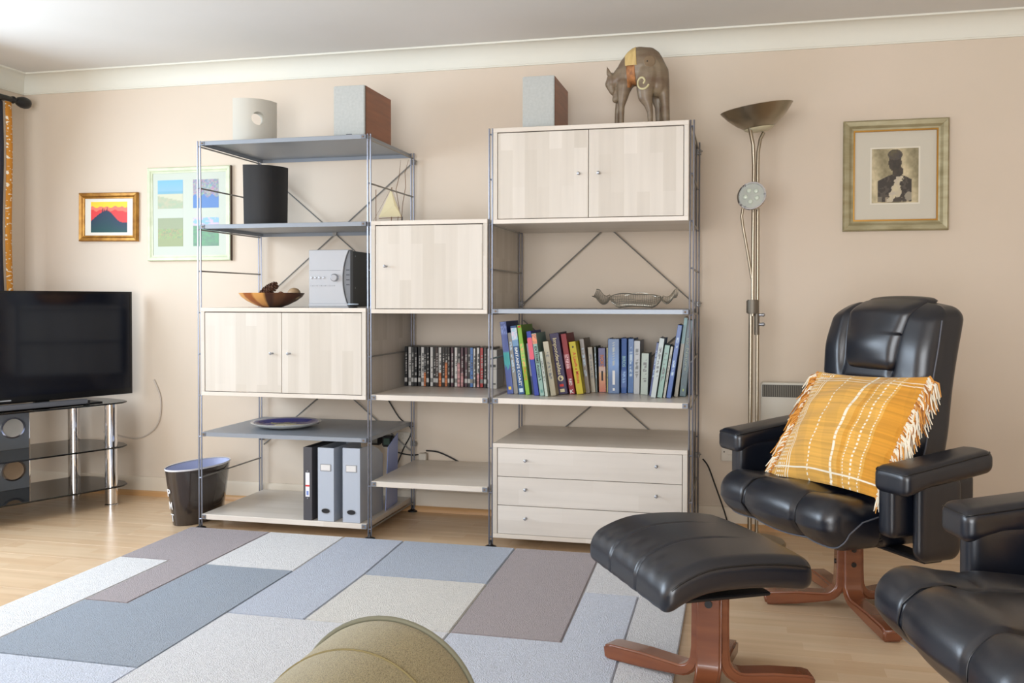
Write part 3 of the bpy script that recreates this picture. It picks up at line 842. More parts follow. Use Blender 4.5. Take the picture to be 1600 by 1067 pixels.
def speaker(x, y, z, w, h, d, label, rz=0):
    t = thing('bookshelf_speaker', label, 'speaker', (x, y, z), rz=rz, )
    cw = add_noise_color(mat('speaker_cherry', (136, 78, 42), .4), (148, 86, 48), (120, 66, 34), (3, 3, 40))
    build('cabinet', MB().box(-w/2, w/2, .018, d, 0, h), cw, t, bevel=.0015)
    build('front_baffle', MB().box(-w/2+.001, w/2-.001, .012, .018, .001, h-.001), dark, t)
    build('grille_cloth', MB().box(-w/2, w/2, 0, .012, .0, h), add_noise_color(mat('speaker_grille', (180, 182, 178), .8), (184, 186, 182), (174, 176, 172), (90, 90, 90), bump=.2, bscale=700), t, bevel=.003, seg=2)
    build('badge', MB().box(-.014, .014, -.0018, .001, .014, .0185), cmat((110, 112, 116)), t, bevel=.0008)
    return t
speaker(-1.682, 3.872, TOPZ-.003, .147, .232, .325, 'grey fronted speaker with cherry wood sides on top of the left bay')
speaker(-.831, 3.905, T_CAB3, .138, .234, .33, 'grey fronted speaker with cherry wood sides left of the wooden cat')

# hi-fi
t = thing('mini_hifi', 'silver micro hi-fi with round volume dial on the left cupboard', 'stereo', (-1.800, 3.925, T_CAB1))
silver = mat('hifi_silver', (176, 178, 182), .36, .3); hgrey = mat('hifi_grey', (112, 114, 118), .45, .2); hside = mat('hifi_side', (70, 71, 70), .5)
w, h, d = .200, .262, .27
build('case', MB().box(-w/2+.004, w/2-.002, .03, d, .004, h-.004), hside, t, bevel=.004, seg=2)
# curved grey cheek on the right, seen beside the silver fascia
ck = []
for i in range(11):
    z = h*i/10; ck.append((w/2-.004-.030*math.sin(math.pi*i/10)**.8, z))
cheek = MB().prism([(w/2, 0), (w/2, h)]+[(a, b) for a, b in reversed(ck)], 'y', .0, .032)
build('side_cheek', cheek, hgrey, t, bevel=.002)
fas = MB().prism([(-w/2, 0), (-w/2, h)]+[(a-.0015, b) for a, b in reversed(ck)], 'y', -.006, .032)
build('fascia', fas, silver, t, bevel=.002)
build('display_line', MB().box(-w/2+.004, w/2-.045, -.0068, -.0055, .168, .1695), cmat((120, 122, 126)), t)
build('tray_ledge', MB().box(-w/2, w/2-.010, -.010, -.005, .006, .020), silver, t, bevel=.002)
build('volume_dial', MB().lathe([(.0175, 0), (.0175, .012), (.014, .015), (.0, .0152)], (0, 0, 0), 24), zinc, t, loc=(.040-.012, -.006, .136), rot=(math.pi/2, 0, 0))
for k in range(4):
    build('button', MB().lathe([(.0052, 0), (.0052, .004), (.0, .0048)], (0, 0, 0), 14), zinc, t, loc=(-.086+k*.0195, -.006, .136), rot=(math.pi/2, 0, 0))
for k in range(6):
    build('key', MB().box(-.094+k*.021, -.080+k*.021, -.0085, -.0055, .098, .102), zinc, t)
for k in range(4):
    build('vent', MB().box(w/2-.020, w/2-.004, -.0008, .002, .102+k*.022, .107+k*.022), cmat((60, 62, 66)), t)
for y_, z_ in ((.06, .235), (.06, .09), (.06, .01), (.20, .225)):
    build('screw', MB().tube([(w/2-.003, y_, z_), (w/2-.0005, y_, z_)], .0032, 8), zinc, t)
t = thing('small_round_gadget', 'small dark round gadget with pale lid beside the hi-fi', 'gadget', (-1.655, 3.85, T_CAB1))
build('body', MB().lathe([(.018, 0), (.020, .004), (.021, .010), (.012, .013), (.0, .0135)], (0, 0, 0), 20), dark, t)
build('lid', MB().lathe([(.023, .014), (.025, .016), (.024, .019), (.0, .0205)], (0, 0, 0), 20), cmat((168, 182, 196), .3), t)

# wooden bowl with cone and balls
t = thing('wooden_bowl', 'shallow segmented wooden bowl half pale and half dark on the left cupboard', 'bowl', (-2.160, 4.06, T_CAB1))
bl_m = mat('bowl_segments', (255, 255, 255), .35)
_a = N(bl_m, 'ShaderNodeVertexColor'); _a.layer_name = 'Col'; Lk(bl_m, _a, 'Color', bsdf(bl_m), 'Base Color')
prof = [(.001, .0), (.045, .0), (.075, .010), (.115, .030), (.142, .050), (.153, .066), (.151, .068), (.140, .056), (.11, .036), (.07, .018), (.03, .010), (.001, .008)]
bm_ = MB().lathe(prof, (0, 0, 0), 64)
bc = []
for (x, y, z) in bm_.v:
    a = math.degrees(math.atan2(y, x)) % 360; r = math.hypot(x, y)
    if a < 90 or a > 285 : c = (84, 48, 32) if (a-285) % 360 > 40 else (70, 38, 27)
    elif 240 < a < 268 - r*60: c = (160, 88, 34)
    else: c = (220, 160, 88)
    if 300 < a < 322: c = (104, 66, 42)
    bc.append(lin(c))
build('bowl_body', bm_, bl_m, t, col=bc, angle=50)
t = thing('pine_cone', 'brown pine cone leaning out of the wooden bowl', 'pine cone', (-2.185, 4.06, T_CAB1+.078), rot=(0, math.radians(58), 0))
cone_m = mat('cone_brown', (96, 62, 44), .7)
cm_ = MB()
cm_.sphere((0, 0, 0), .016, 10, 8, (1, 1, 3.2))
for k in range(70):
    z = -.050+.100*k/70; a = k*2.39996; r = .0185*math.sqrt(max(.05, 1-(z/.062)**2))
    c, s = math.cos(a), math.sin(a); tt = Vector((-s, c, 0))*.0075
    b0 = Vector((c*r*.5, s*r*.5, z)); b1 = Vector((c*r*1.35, s*r*1.35, z+.009))
    cm_.add([b0-tt*.6, b0+tt*.6, b1+tt, b1-tt, b0-tt*.6+Vector((0, 0, .004)), b0+tt*.6+Vector((0, 0, .004)), b1+tt*.7+Vector((0, 0, .003)), b1-tt*.7+Vector((0, 0, .003))],
            [(0, 1, 2, 3), (7, 6, 5, 4), (0, 4, 5, 1), (1, 5, 6, 2), (2, 6, 7, 3), (3, 7, 4, 0)])
build('cone_scales', cm_, cone_m, t, smooth=False)['kind'] = 'stuff'
for (x, y, r, c, lab) in ((-2.045, 4.06, .030, (184, 152, 116), 'large pale wooden ball in the bowl'), (-2.108, 4.05, .014, (130, 86, 66), 'small brown nut beside the pine cone in the bowl')):
    o = build('wooden_ball' if r > .02 else 'nut', MB().sphere((0, 0, 0), r, 24, 16, (1.05, 1, .95)), add_noise_color(mat('ball_wood_%d' % int(r*1000), c, .5), c, tuple(int(v*.85) for v in c), (20, 20, 60)), None,
              loc=(x, y, T_CAB1+(.064 if r > .02 else .062)))
    tag(o, lab, 'ball' if r > .02 else 'nut')

# plate
t = thing('blue_plate', 'large blue and yellow glazed plate on the low grey shelf', 'plate', (-2.085, 4.055, dz(7)+.0225))
plm = mat('plate_glaze', (255, 255, 255), .12, coat=.4)
_a = N(plm, 'ShaderNodeVertexColor'); _a.layer_name = 'Col'; Lk(plm, _a, 'Color', bsdf(plm), 'Base Color')
prof = [(.001, 0), (.09, 0), (.125, .006), (.158, .018), (.164, .024), (.160, .0265), (.145, .020), (.12, .012)] + [(r*.01, .0085) for r in range(11, 0, -1)]
pm = MB().lathe(prof, (0, 0, 0), 72)
pc = []
for i, (x, y, z) in enumerate(pm.v):
    r = math.hypot(x, y); a = math.atan2(y, x); j = i//72
    if j < 5: c = (206, 208, 204)
    else:
        blob = .078+.020*math.sin(a*3+1)+.014*math.sin(a*5)+.016*math.sin(a*9+2)
        c = (206, 202, 128) if r < blob else (58, 62, 142)
        if r > .155: c = (206, 208, 214)
        if r < .02: c = (184, 186, 130)
    pc.append(lin(c))
build('plate_dish', pm, plm, t, col=pc, angle=60)

# ship model and twigs
t = thing('model_sailing_boat', 'small model sailing boat with cream sails on the middle cupboard', 'model boat', (-1.610, 4.12, T_CAB2))
sail_m = mat('sail_cream', (214, 200, 160), .85); spar = mat('spar_wood', (120, 84, 48), .6)
hull = MB()
hp = [(-.05, .020), (-.045, .008), (-.02, .001), (.03, .001), (.062, .010), (.078, .024)]
vs = []
for x, zz in hp:
    wdt = .018*max(.05, 1-((x-.01)/.075)**2)
    vs += [(x, -wdt, .026), (x, 0, zz), (x, wdt, .026)]
n = len(hp)
hull.add(vs, [(i*3+a, i*3+a+1, (i+1)*3+a+1, (i+1)*3+a) for i in range(n-1) for a in (0, 1)]+[(i*3+2, i*3, (i+1)*3, (i+1)*3+2) for i in range(n-1)])
build('hull', hull, cmat((150, 104, 62)), t)
build('mast', MB().tube([(.032, 0, .02), (.034, 0, .185)], .0018, 6).tube([(-.045, 0, .022), (-.045, 0, .175)], .0016, 6), spar, t)
build('boom', MB().tube([(-.03, 0, .040), (.088, 0, .043)], .0015, 6), spar, t)
build('main_sail', MB().add([(.031, -.001, .172), (-.030, -.004, .045), (.082, -.004, .047), (.05, -.008, .10), (.031, .001, .172), (-.030, -.002, .045), (.082, -.002, .047), (.05, -.006, .10)],
      [(0, 1, 3), (1, 2, 3), (0, 3, 2), (4, 7, 5), (5, 7, 6), (4, 6, 7)]), sail_m, t, smooth=False)
build('rigging', MB().tube([(.034, 0, .18), (.088, 0, .03)], .0006, 4).tube([(.032, 0, .18), (-.06, 0, .025)], .0006, 4), spar, t)
build('stand_block', MB().box(-.02, .04, -.012, .012, 0, .006), spar, t)
build('stern_post', MB().tube([(.086, 0, .0), (.086, 0, .046)], .0022, 6), dark, t)
t = thing('dry_twigs', 'thin bare twigs rising behind the model boat', 'twigs', (-1.60, 4.25, T_CAB2))
for a in ([(0, 0, 0), (.012, 0, .10), (-.004, 0, .19), (.012, 0, .25), (.02, 0, .33)], [(.02, 0, 0), (.03, 0, .12), (.045, 0, .20), (.042, 0, .27), (.06, 0, .33)]):
    build('twig', MB().tube(a, [.0016]*4+[.0007], 5), spar, t)

# ------------------------------------------------------------------ wire bowl
t = thing('wire_mesh_bowl', 'silver wire mesh bowl with twisted ends on the right bay grey shelf', 'bowl', (-.432, 4.06, dz(4)+.0225))
nu, nv = 46, 16
def wb_(s, v_):
    a = abs(s); x = .180*s
    if a < .62:
        wdt = .085*math.sqrt(max(0, 1-(a/.62)**2.6))+.022*(a/.62)
        deep = .056*min(1, (1-(a/.64)**4)*1.15)
    else:
        k = (a-.62)/.38; wdt = .022+.045*k; deep = .010
    rim = .050+.016*math.cos(min(1, a/.62)*math.pi/2) if a < .62 else .050-.020*math.sin(math.pi*min(1, (a-.62)/.38*1.3))+.020*(a-.62)/.38
    z_ = rim-max(.006, deep)*(1-v_*v_)**.6 + (.014*v_ if a > .62 else 0)
    z_ += .004*math.sin(s*7+1)*v_
    return (x, wdt*v_, max(z_, .0015))
vs = [wb_(i/nu*2-1, j/nv*2-1) for i in range(nu+1) for j in range(nv+1)]
wm = MB()
for i in range(nu+1):
    wm.tube([vs[i*(nv+1)+j] for j in range(nv+1)], .0009, 4)
for j in range(nv+1):
    wm.tube([vs[i*(nv+1)+j] for i in range(nu+1)], .0022 if j in (0, nv) else .0009, 4)
build('wire_mesh', wm, mat('silver_wire', (178, 174, 162), .3, .85), t)['kind'] = 'stuff'

# ------------------------------------------------------------------ files on the bottom shelf
T_LOW = dz(9)+.025
fgrey = mat('file_grey', (172, 178, 188), .45); fdark = mat('file_dark', (70, 68, 72), .5); finner = mat('file_inside', (60, 56, 54), .8)
def boxfile(x, w, h, d, mm, label, kind, rz=0, slope=False):
    t = thing('box_file' if kind else 'ring_binder', label, 'file', (x, PF-.004, T_LOW), rz=rz)
    T = .003
    # side boards
    if slope:
        side = [(0, 0), (d, 0), (d, h*.80), (d*.80, h*.90), (d*.5, h*.985), (d*.2, h), (0, h)]
    else:
        side = [(0, 0), (d, 0), (d, h), (0, h)]
    for s in (-1, 1):
        build('side_board', MB().prism(side, 'x', s*w/2-(T if s > 0 else 0), s*w/2+(0 if s > 0 else T)), mm, t, bevel=.0008)
    build('spine', MB().box(-w/2, w/2, -.002, .002, 0, h), mm, t, bevel=.0012)
    if kind:
        build('back_board', MB().box(-w/2, w/2, d-.003, d, 0, side[2][1]), mm, t)
        build('paper_stack', MB().box(-w/2+.008, w/2-.008, .01, d-.012, .004, h*.78), finner, t)
        lh = MB().box(-.026, .026, -.0042, -.002, .222, .254)
        lb = build('label_holder', lh, zinc, t, bevel=.001)
        build('label_card', MB().box(-.022, .022, -.0050, -.0040, .2255, .2505), cmat((214, 210, 206)), lb)
        S = 28
        rg = build('finger_ring', MB().prism([(.022*math.cos(2*math.pi*k/S), .046+.0125*math.sin(2*math.pi*k/S)) for k in range(S)], 'y', -.0034, -.0015), zinc, t)
        build('finger_hole', MB().prism([(.0195*math.cos(2*math.pi*k/S), .046+.0102*math.sin(2*math.pi*k/S)) for k in range(S)], 'y', -.0040, -.0030), dark, rg)
        if kind == 2: pass
    else:
        build('page_stack', MB().box(-w/2+.004, w/2-.004, .008, d-.01, .006, h-.014), cmat((52, 50, 52), .8), t)
        l = build('spine_label', MB().box(-.010, .010, -.0030, -.0018, .105, .212), cmat((226, 224, 226)), t)
        build('red_band', MB().box(-.010, .010, -.0036, -.0028, .150, .157), cmat((206, 60, 60)), l)
        build('blue_mark', MB().box(-.005, .005, -.0036, -.0028, .112, .130), cmat((120, 140, 200)), l)
        for z in (.098, .219): build('rivet', MB().tube([(0, -.0015, z), (0, -.004, z)], .003, 8), zinc, t)
    return t
boxfile(-1.853, .043, .325, .28, fdark, 'dark grey ring binder with white and red spine label left of the box files', 0, math.radians(-3))
boxfile(-1.766, .078, .325, .28, fgrey, 'light grey box file beside the dark binder', 1, math.radians(-2), slope=False)
boxfile(-1.645, .082, .328, .27, fgrey, 'light grey box file with sloping sides nearest the upright', 1, math.radians(0), slope=True)
t = thing('blue_folder', 'thin pale blue plastic folder sticking up behind the box files', 'folder', (-1.592, 4.12, T_LOW), rz=math.radians(4))
build('folder_sleeve', MB().prism([(-.06, 0), (.13, 0), (.14, .335), (-.02, .29)], 'x', 0, .003), mat('blue_plastic', (150, 166, 220), .3), t, bevel=.0006)
t = thing('power_adapter', 'small white cable adapter clipped beside the second rear upright', 'adapter', (-1.50, 4.388, .27))
build('adapter_body', MB().box(-.03, .01, -.03, 0, -.015, .02), cmat((200, 192, 178)), t, bevel=.004)

# ------------------------------------------------------------------ film cases
dv = [  # left edge, right edge (mm along the row from the first), colours of the printed spine
 (0,30,'bk','w','black case with white lettering'),(32,70,'w','g','pale grey case'),(70,100,'dg','w','dark grey case'),(102,138,'bk','w','black case with bold white letters'),
 (140,168,'bk','g','narrow black case'),(170,202,'w','g','white spined case'),(204,228,'bk','o','black case with an orange picture in its middle'),(230,260,'bk','w','black case with large white letters'),
 (265,295,'w','b','bright white case'),(297,325,'bk','w','black case with a white emblem'),(328,355,'br','g','dark brown case'),(357,385,'w','o','white case with orange foot'),
 (388,413,'bk','w','black and white case'),(418,450,'bk','o','black case with orange lower half'),(452,475,'bk','g','thin black and grey case'),(478,510,'mr','w','dark maroon case'),
 (515,547,'w','g','clean white case'),(550,580,'bk','p','black case with a pink picture'),(585,615,'mr','p','first of the two maroon cases side by side'),(618,650,'mr','g','second of the two maroon cases side by side'),
 (652,680,'bk','w','black case with white band beside the blue one'),(683,712,'bl','w','blue spined case'),(715,735,'w','g','thin white case right of the blue one'),(738,776,'w','p','white case with pink pattern'),
 (778,815,'rd','w','red spined case'),(820,850,'bk','g','black case right of the red one'),(855,875,'w','b','thin white case near the third upright'),(880,905,'dg','w','grey case behind the third upright')]
pal = {'bk':(28,27,27),'w':(206,203,198),'g':(140,138,134),'dg':(62,62,60),'o':(196,112,60),'b':(120,140,170),'br':(58,40,36),'mr':(74,38,50),'p':(190,140,140),'bl':(72,118,180),'rd':(176,40,38)}
case_m = mat('film_case_black', (20, 20, 21), .35)
x0 = -1.568+.016; k_ = (.435)/905.0
def strip(base, accent, seed):
    r = random.Random(seed); marks = []
    for i in range(18):
        marks.append((r.random(), r.random()))
    def fn(u, v):
        j = int(v*46) ; n = marks[j % 18][0]
        b = pal[base]; a = pal[accent]
        if accent == 'o' or accent == 'p':
            if .28 < v < .62 and base == 'bk' and seed % 2: return tuple(x*(.75+.4*n) for x in a)
            if v < .35: return tuple(x*(.75+.4*n) for x in a)
        if v < .05 or v > .96: return b
        if .10 < v < .2: return tuple(x*.9 for x in (pal['w'] if sum(b) < 250 else pal['g']))
        if .25 < v < .85 and .3 < u < .8 and n > .5: return tuple(min(255, x*(.5+.4*n)) for x in (pal['w'] if sum(b) < 300 else pal['dg']))
        return b
    return fn
for i, (a, b, base, acc, lab) in enumerate(dv):
    xa, xb = x0+a*k_, x0+b*k_
    w = .0142 if (b-a) > 24 else .011
    xc = (xa+xb)/2; yy = 4.225+.006*math.sin(i*1.7)-.0*i
    hgt = .190 if i not in (26, 22) else .187
    t = thing('film_case', '%s, %s' % (lab, ['first','second','third','fourth','fifth','sixth','seventh','eighth','ninth','tenth','eleventh','twelfth','thirteenth','fourteenth','fifteenth','sixteenth','seventeenth','eighteenth','nineteenth','twentieth','twenty-first','twenty-second','twenty-third','twenty-fourth','twenty-fifth','twenty-sixth','twenty-seventh','twenty-eighth'][i]+' from the left'),
              'film case', (xc, yy, T_BOOK), group='film cases on the middle bay shelf')
    build('case', MB().box(-w/2, w/2, 0, .132, 0, hgt), case_m, t, bevel=.0012)
    picture('spine_print', w-.002, hgt-.005, 4, 56, strip(base, acc, i), t, (0, -.0006, hgt/2), m=print_g)
# white cases just right of the third upright
for i, (x, z, h, lab) in enumerate(((-1.106+.0, 0, .092, 'small white audio case at the end of the film row, lower one'), (-1.106, .0925, .088, 'small white audio case resting on the lower white case'))):
    t = thing('audio_case', lab, 'film case', (x, 4.20, T_BOOK+z))
    build('case', MB().box(-.017, .017, 0, .125, 0, h), cmat((196, 192, 182)), t, bevel=.001)
    build('spine_mark', MB().box(-.006, .012, -.0008, .001, h*.2, h*.27) if i == 0 else MB().box(-.014, .012, -.0008, .001, h*.08, h*.22), cmat((70, 70, 66)), t)

# ------------------------------------------------------------------ books
def blob_text(base, ink, seed, lo=.1, hi=.9, w=.5, wide=False):
    r = random.Random(seed)
    ch = [r.random() for _ in range(60)]
    def fn(u, v):
        if lo < v < hi and abs(u-.5) < w/2:
            j = int(v*44)
            if ch[j] > .30: 
                return ink if (ch[(j*7+int(u*5)) % 60] > .25) else base
        return base
    return fn
BK = [ # x of foot, y, thickness, height, lean, colour, extra, label
 (-.968,3.974,.030,.318,-6.3,(72,92,168),'teal','blue book with a turquoise band and yellow foot mark, first of the row'),
 (-.944,3.979,.021,.270,-6.6,(150,146,136),'t1','grey book second from the left'),
 (-.917,3.972,.030,.301,-7.4,(40,92,150),'coast','tall blue coast book with white lettering'),
 (-.886,3.956,.021,.305,-7.6,(150,208,50),'facts','lime green book with orange lettering'),
 (-.866,3.990,.018,.225,-7.0,(92,98,122),'half','short grey and navy book behind the lime green one'),
 (-.842,3.935,.023,.279,-7.6,(40,66,178),'redblock','royal blue book with a red title block'),
 (-.816,3.925,.022,.271,-8.1,(164,200,188),'extreme','mint green animal book with an orange picture at its top'),
 (-.792,3.903,.013,.193,-7.9,(200,212,196),'t2','thin short pale green book'),
 (-.769,3.936,.026,.236,-8.7,(196,184,150),'t3','plain beige book leaning left'),
 (-.739,4.002,.044,.268,-9.0,(62,46,92),'impond','thick purple book with cream lettering'),
 (-.702,4.024,.027,.266,-9.0,(176,34,40),'red','red book with white letters at its foot'),
 (-.669,4.032,.033,.231,-9.2,(236,216,24),'laugh','bright yellow joke book with red lettering'),
 (-.645,4.095,.020,.242,-7.0,(150,134,118),'t4','brown mottled book right of the yellow one'),
 (-.626,4.133,.021,.203,-4.7,(188,172,142),'t5','cream book with slim spine near the middle'),
 (-.612,4.138,.008,.205,-2.4,(44,70,52),'t6','very thin dark green book'),
 (-.589,4.160,.034,.198,-1.2,(66,52,112),'ivory','purple and orange book with yellow middle'),
 (-.566,4.156,.008,.201,-.4,(190,176,90),'t7','very thin mustard yellow book'),
 (-.533,4.114,.053,.242,-.3,(88,122,172),'big','widest pale blue book near the middle'),
 (-.491,4.138,.027,.243,.1,(48,102,184),'birds','blue bird book beside the widest one'),
 (-.462,4.148,.026,.242,.4,(36,108,180),'t8','bright blue book right of the bird book'),
 (-.432,4.111,.028,.235,.5,(204,204,204),'t9','white book with grey lettering right of the blue books'),
 (-.397,4.090,.034,.181,1.5,(196,208,190),'t10','short pale green book standing upright'),
 (-.366,4.045,.010,.232,7.8,(48,70,140),'t11','thin navy book leaning right'),
 (-.347,3.968,.022,.254,8.3,(206,216,212),'t12','white book leaning right'),
 (-.321,3.974,.022,.225,8.4,(150,190,176),'t13','mint book with a pale title leaning right'),
 (-.302,3.979,.010,.220,8.4,(206,204,184),'t14','thin cream book leaning right'),
 (-.283,3.971,.019,.311,8.6,(44,92,176),'t15','tall blue book leaning right'),
 (-.256,4.024,.016,.342,7.0,(176,164,140),'tealtop','tall beige book with teal top leaning right'),
 (-.229,4.043,.028,.330,5.2,(40,88,96),'nature','tall dark teal nature book near the right upright')]
red_ink = mat('ink_red', (206, 48, 40), .6); white_ink = mat('ink_white', (228, 228, 226), .6); orange_ink = mat('ink_orange', (214, 120, 40), .6)
cream_ink = mat('ink_cream', (214, 200, 160), .6); black_ink = mat('ink_black', (40, 36, 40), .6); pale_ink = mat('ink_pale', (150, 190, 190), .6)
for i, (x, y, th, h, lean, c, ex, lab) in enumerate(BK):
    th = th*.96
    t = thing('book', lab, 'book', (x, y, T_BOOK+abs(math.sin(math.radians(lean)))*th/2), rot=(0, math.radians(lean), 0), group='books on the right bay shelf')
    c = tuple(int(v*.84) for v in c); cov = cmat(c, .5); dep = min(.26, h*.72)
    cm_ = MB().box(-th/2, -th/2+.0022, 0, dep, 0, h).box(th/2-.0022, th/2, 0, dep, 0, h).box(-th/2, th/2, 0, .0022, 0, h)
    build('cover', cm_, cov, t, bevel=.0006)
    build('pages', MB().box(-th/2+.0022, th/2-.0022, .0022, dep-.004, .003, h-.003), paper, t)
    lt = lambda k, f=1.0: tuple(min(255, v*k) for v in c)
    yy = -.0007
    def sp(fn, z0=0.0, z1=1.0, ny=44):
        picture('spine_print', th*.92, h*(z1-z0)*.985, 6, ny, fn, t, (0, yy, h*(z0+z1)/2), m=print_g)
    if ex == 'coast':
        text('coast', h*.56, th*.42, white_ink, t, (.0, -.0013, h*.40)); sp(lambda u, v: (150+60*(nz(u*2, v*4) > 0), 190, 206) if v > .34 else (84, 130, 170), .70, .97, 16)
        build('foot_mark', MB().box(-th*.3, th*.3, -.0012, -.0002, h*.03, h*.085), cmat((190, 210, 220)), t)
    elif ex == 'facts':
        text('facts', h*.18, th*.6, orange_ink, t, (0, -.0013, h*.30)); sp(blob_text(c, (220, 150, 60), 5, .0, 1, .4), .40, .74, 24)
        build('red_top', MB().box(-th*.3, th*.3, -.0012, -.0002, h*.965, h*.99), red_ink, t)
    elif ex == 'impond':
        text('impond', h*.60, th*.52, cream_ink, t, (-.003, -.0013, h*.62))
        S = 24; b = build('round_emblem', MB().prism([(.0+th*.30*math.cos(2*math.pi*k/S), h*.26+th*.30*math.sin(2*math.pi*k/S)) for k in range(S)], 'y', -.0012, -.0002), cream_ink, t)
        build('emblem_mark', MB().prism([(-.003, h*.22), (.006, h*.25), (-.001, h*.27), (.004, h*.30), (-.006, h*.27)], 'y', -.0017, -.0010), cmat(c), b)
        build('foot_mark', MB().box(-th*.25, th*.22, -.0012, -.0002, h*.035, h*.085), cream_ink, t)
        build('red_words', MB().box(-th*.2, th*.2, -.0012, -.0002, h*.125, h*.165), red_ink, t)
    elif ex == 'red':
        text('k', h*.06, th*.62, white_ink, t, (0, -.0013, h*.045), down=False); text('red', h*.11, th*.5, white_ink, t, (0, -.0013, h*.20)); sp(blob_text(c, (226, 170, 170), 9, 0, 1, .5), .42, .66, 26)
    elif ex == 'laugh':
        text('laugh', h*.60, th*.56, red_ink, t, (0, -.0013, h*.50))
        build('dark_star', MB().prism([(th*.2*(1 if k % 2 else .45)*math.cos(k*math.pi/5), h*.90+th*.2*(1 if k % 2 else .45)*math.sin(k*math.pi/5)) for k in range(10)], 'y', -.0012, -.0002), black_ink, t)
    elif ex == 'extreme':
        text('extreme', h*.50, th*.5, black_ink, t, (0, -.0013, h*.54)); sp(lambda u, v: (214, 120, 60) if nz(u*2, v*2, 2) > -.3 else (60, 40, 30), .83, .99, 12)
        build('foot_mark', MB().box(-th*.2, th*.2, -.0012, -.0002, h*.05, h*.10), cmat((90, 140, 130)), t)
        build('bird_mark', MB().prism([(-.006, h*.24), (.006, h*.26), (.004, h*.275), (-.002, h*.262)], 'y', -.0012, -.0002), black_ink, t)
    elif ex == 'birds':
        text('birds', h*.20, th*.55, pale_ink, t, (0, -.0013, h*.58)); sp(blob_text(c, (120, 160, 206), 31, .15, 1, .4), .10, .42, 20)
    elif ex == 'ivory':
        sp(lambda u, v: tuple(a+(b-a)*max(0, min(1, (v-.05)/.5)) for a, b in zip((196, 96, 50), (220, 180, 120))) if v < .45 else (66, 52, 112) if v > .58 else (200, 160, 140))
        text('ivory', h*.28, th*.5, orange_ink, t, (0, -.0016, h*.70)); build('small_words', MB().box(-th*.12, th*.12, -.0016, -.0006, h*.26, h*.48), black_ink, t)
    elif ex == 'teal':
        sp(lambda u, v: (44, 150, 150) if .36+.03*math.sin(u*9) < v < .58 else ((110, 130, 190) if v > .82 and nz(u*2, v*3) > 0 else c))
        build('foot_mark', MB().box(-th*.2, th*.2, -.0014, -.0004, h*.06, h*.10), cmat((226, 190, 70)), t)
    elif ex == 'half':
        sp(lambda u, v: (40, 54, 88) if v < .35 else (148, 144, 152))
    elif ex == 'redblock':
        build('title_block', MB().box(-th*.36, th*.36, -.0012, -.0002, h*.56, h*.90), cmat((216, 84, 104)), t); sp(blob_text((216, 84, 104), (150, 60, 130), 3, 0, 1, .5), .57, .89, 22)
    elif ex == 'big':
        sp(lambda u, v: tuple(k*(1.0+.35*math.exp(-((v-.55)/.22)**2)) for k in c) if not (.5 < v < .95 and .35 < u < .62 and (int(v*60) % 3)) else (170, 176, 168))
        build('white_words', MB().box(-th*.10, th*.12, -.0014, -.0004, h*.16, h*.42), white_ink, t); build('foot_mark', MB().box(-th*.08, th*.1, -.0014, -.0004, h*.05, h*.10), white_ink, t)
    elif ex == 'tealtop':
        sp(lambda u, v: (90, 140, 140) if v > .66 else c)
    elif ex == 'nature':
        text('nature', h*.42, th*.55, cmat((170, 180, 160)), t, (0, -.0016, h*.55)); sp(lambda u, v: tuple(k*(.8+.5*abs(nz(u, v*2))) for k in c), ny=40)
        build('foot_mark', MB().box(-th*.1, th*.1, -.0016, -.0006, h*.07, h*.10), cmat((170, 190, 110)), t)
    else:
        ink = (90, 90, 86) if sum(c) > 380 else (170, 190, 206)
        sp(blob_text(c, ink, i*3+1, .30, .86, .42))
t = thing('dark_book', 'dark blue book standing behind the right upright at the end of the row', 'book', (-.200, 4.12, T_BOOK))
build('cover', MB().box(-.011, .006, 0, .21, 0, .315), cmat((42, 60, 92), .4), t, bevel=.001)
build('pages', MB().box(-.0085, .0035, .003, .207, .314, .3155), paper, t)

# ------------------------------------------------------------------ floor lamp
t = thing('floor_lamp', 'brushed nickel uplighter floor lamp with a small reading arm', 'lamp', (.066, 4.14, 0))
build('base', MB().lathe([(.001, 0), (.135, 0), (.138, .006), (.132, .016), (.04, .022), (.001, .024)], (0, 0, 0), 48), nickel, t)
build('pole', MB().tube([(-.013, 0, .02), (-.013, 0, 1.045)], .0095, 14), nickel, t)
build('pole', MB().tube([(.016, 0, .02), (.014, 0, 1.30), (.012, 0, 1.60), (.013, .0, 1.68), (.022, .005, 1.735), (.036, .01, 1.765)], .0075, 14), nickel, t)
build('pole', MB().tube([(-.006, -.012, .98), (-.006, -.012, 1.30), (-.004, -.012, 1.62), (-.008, -.015, 1.71), (-.022, -.035, 1.775), (-.028, -.05, 1.805)], .0078, 14), nickel, t)
lampj = mat('lamp_joint', (120, 113, 102), .5, .7)
build('joint_block', MB().tube([(-.006, -.004, .99), (-.006, -.004, 1.05)], .026, 20), lampj, t, bevel=.004, seg=2)
for z in (.945, .985): 
    build('dimmer_knob', MB().tube([(.018, -.004, z), (.036, -.004, z)], .0065, 12).sphere((.038, -.004, z), .0085, 12, 8), zinc, t)
build('switch_block', MB().tube([(.012, -.004, .90), (.012, -.004, .992)], .011, 16), lampj, t)
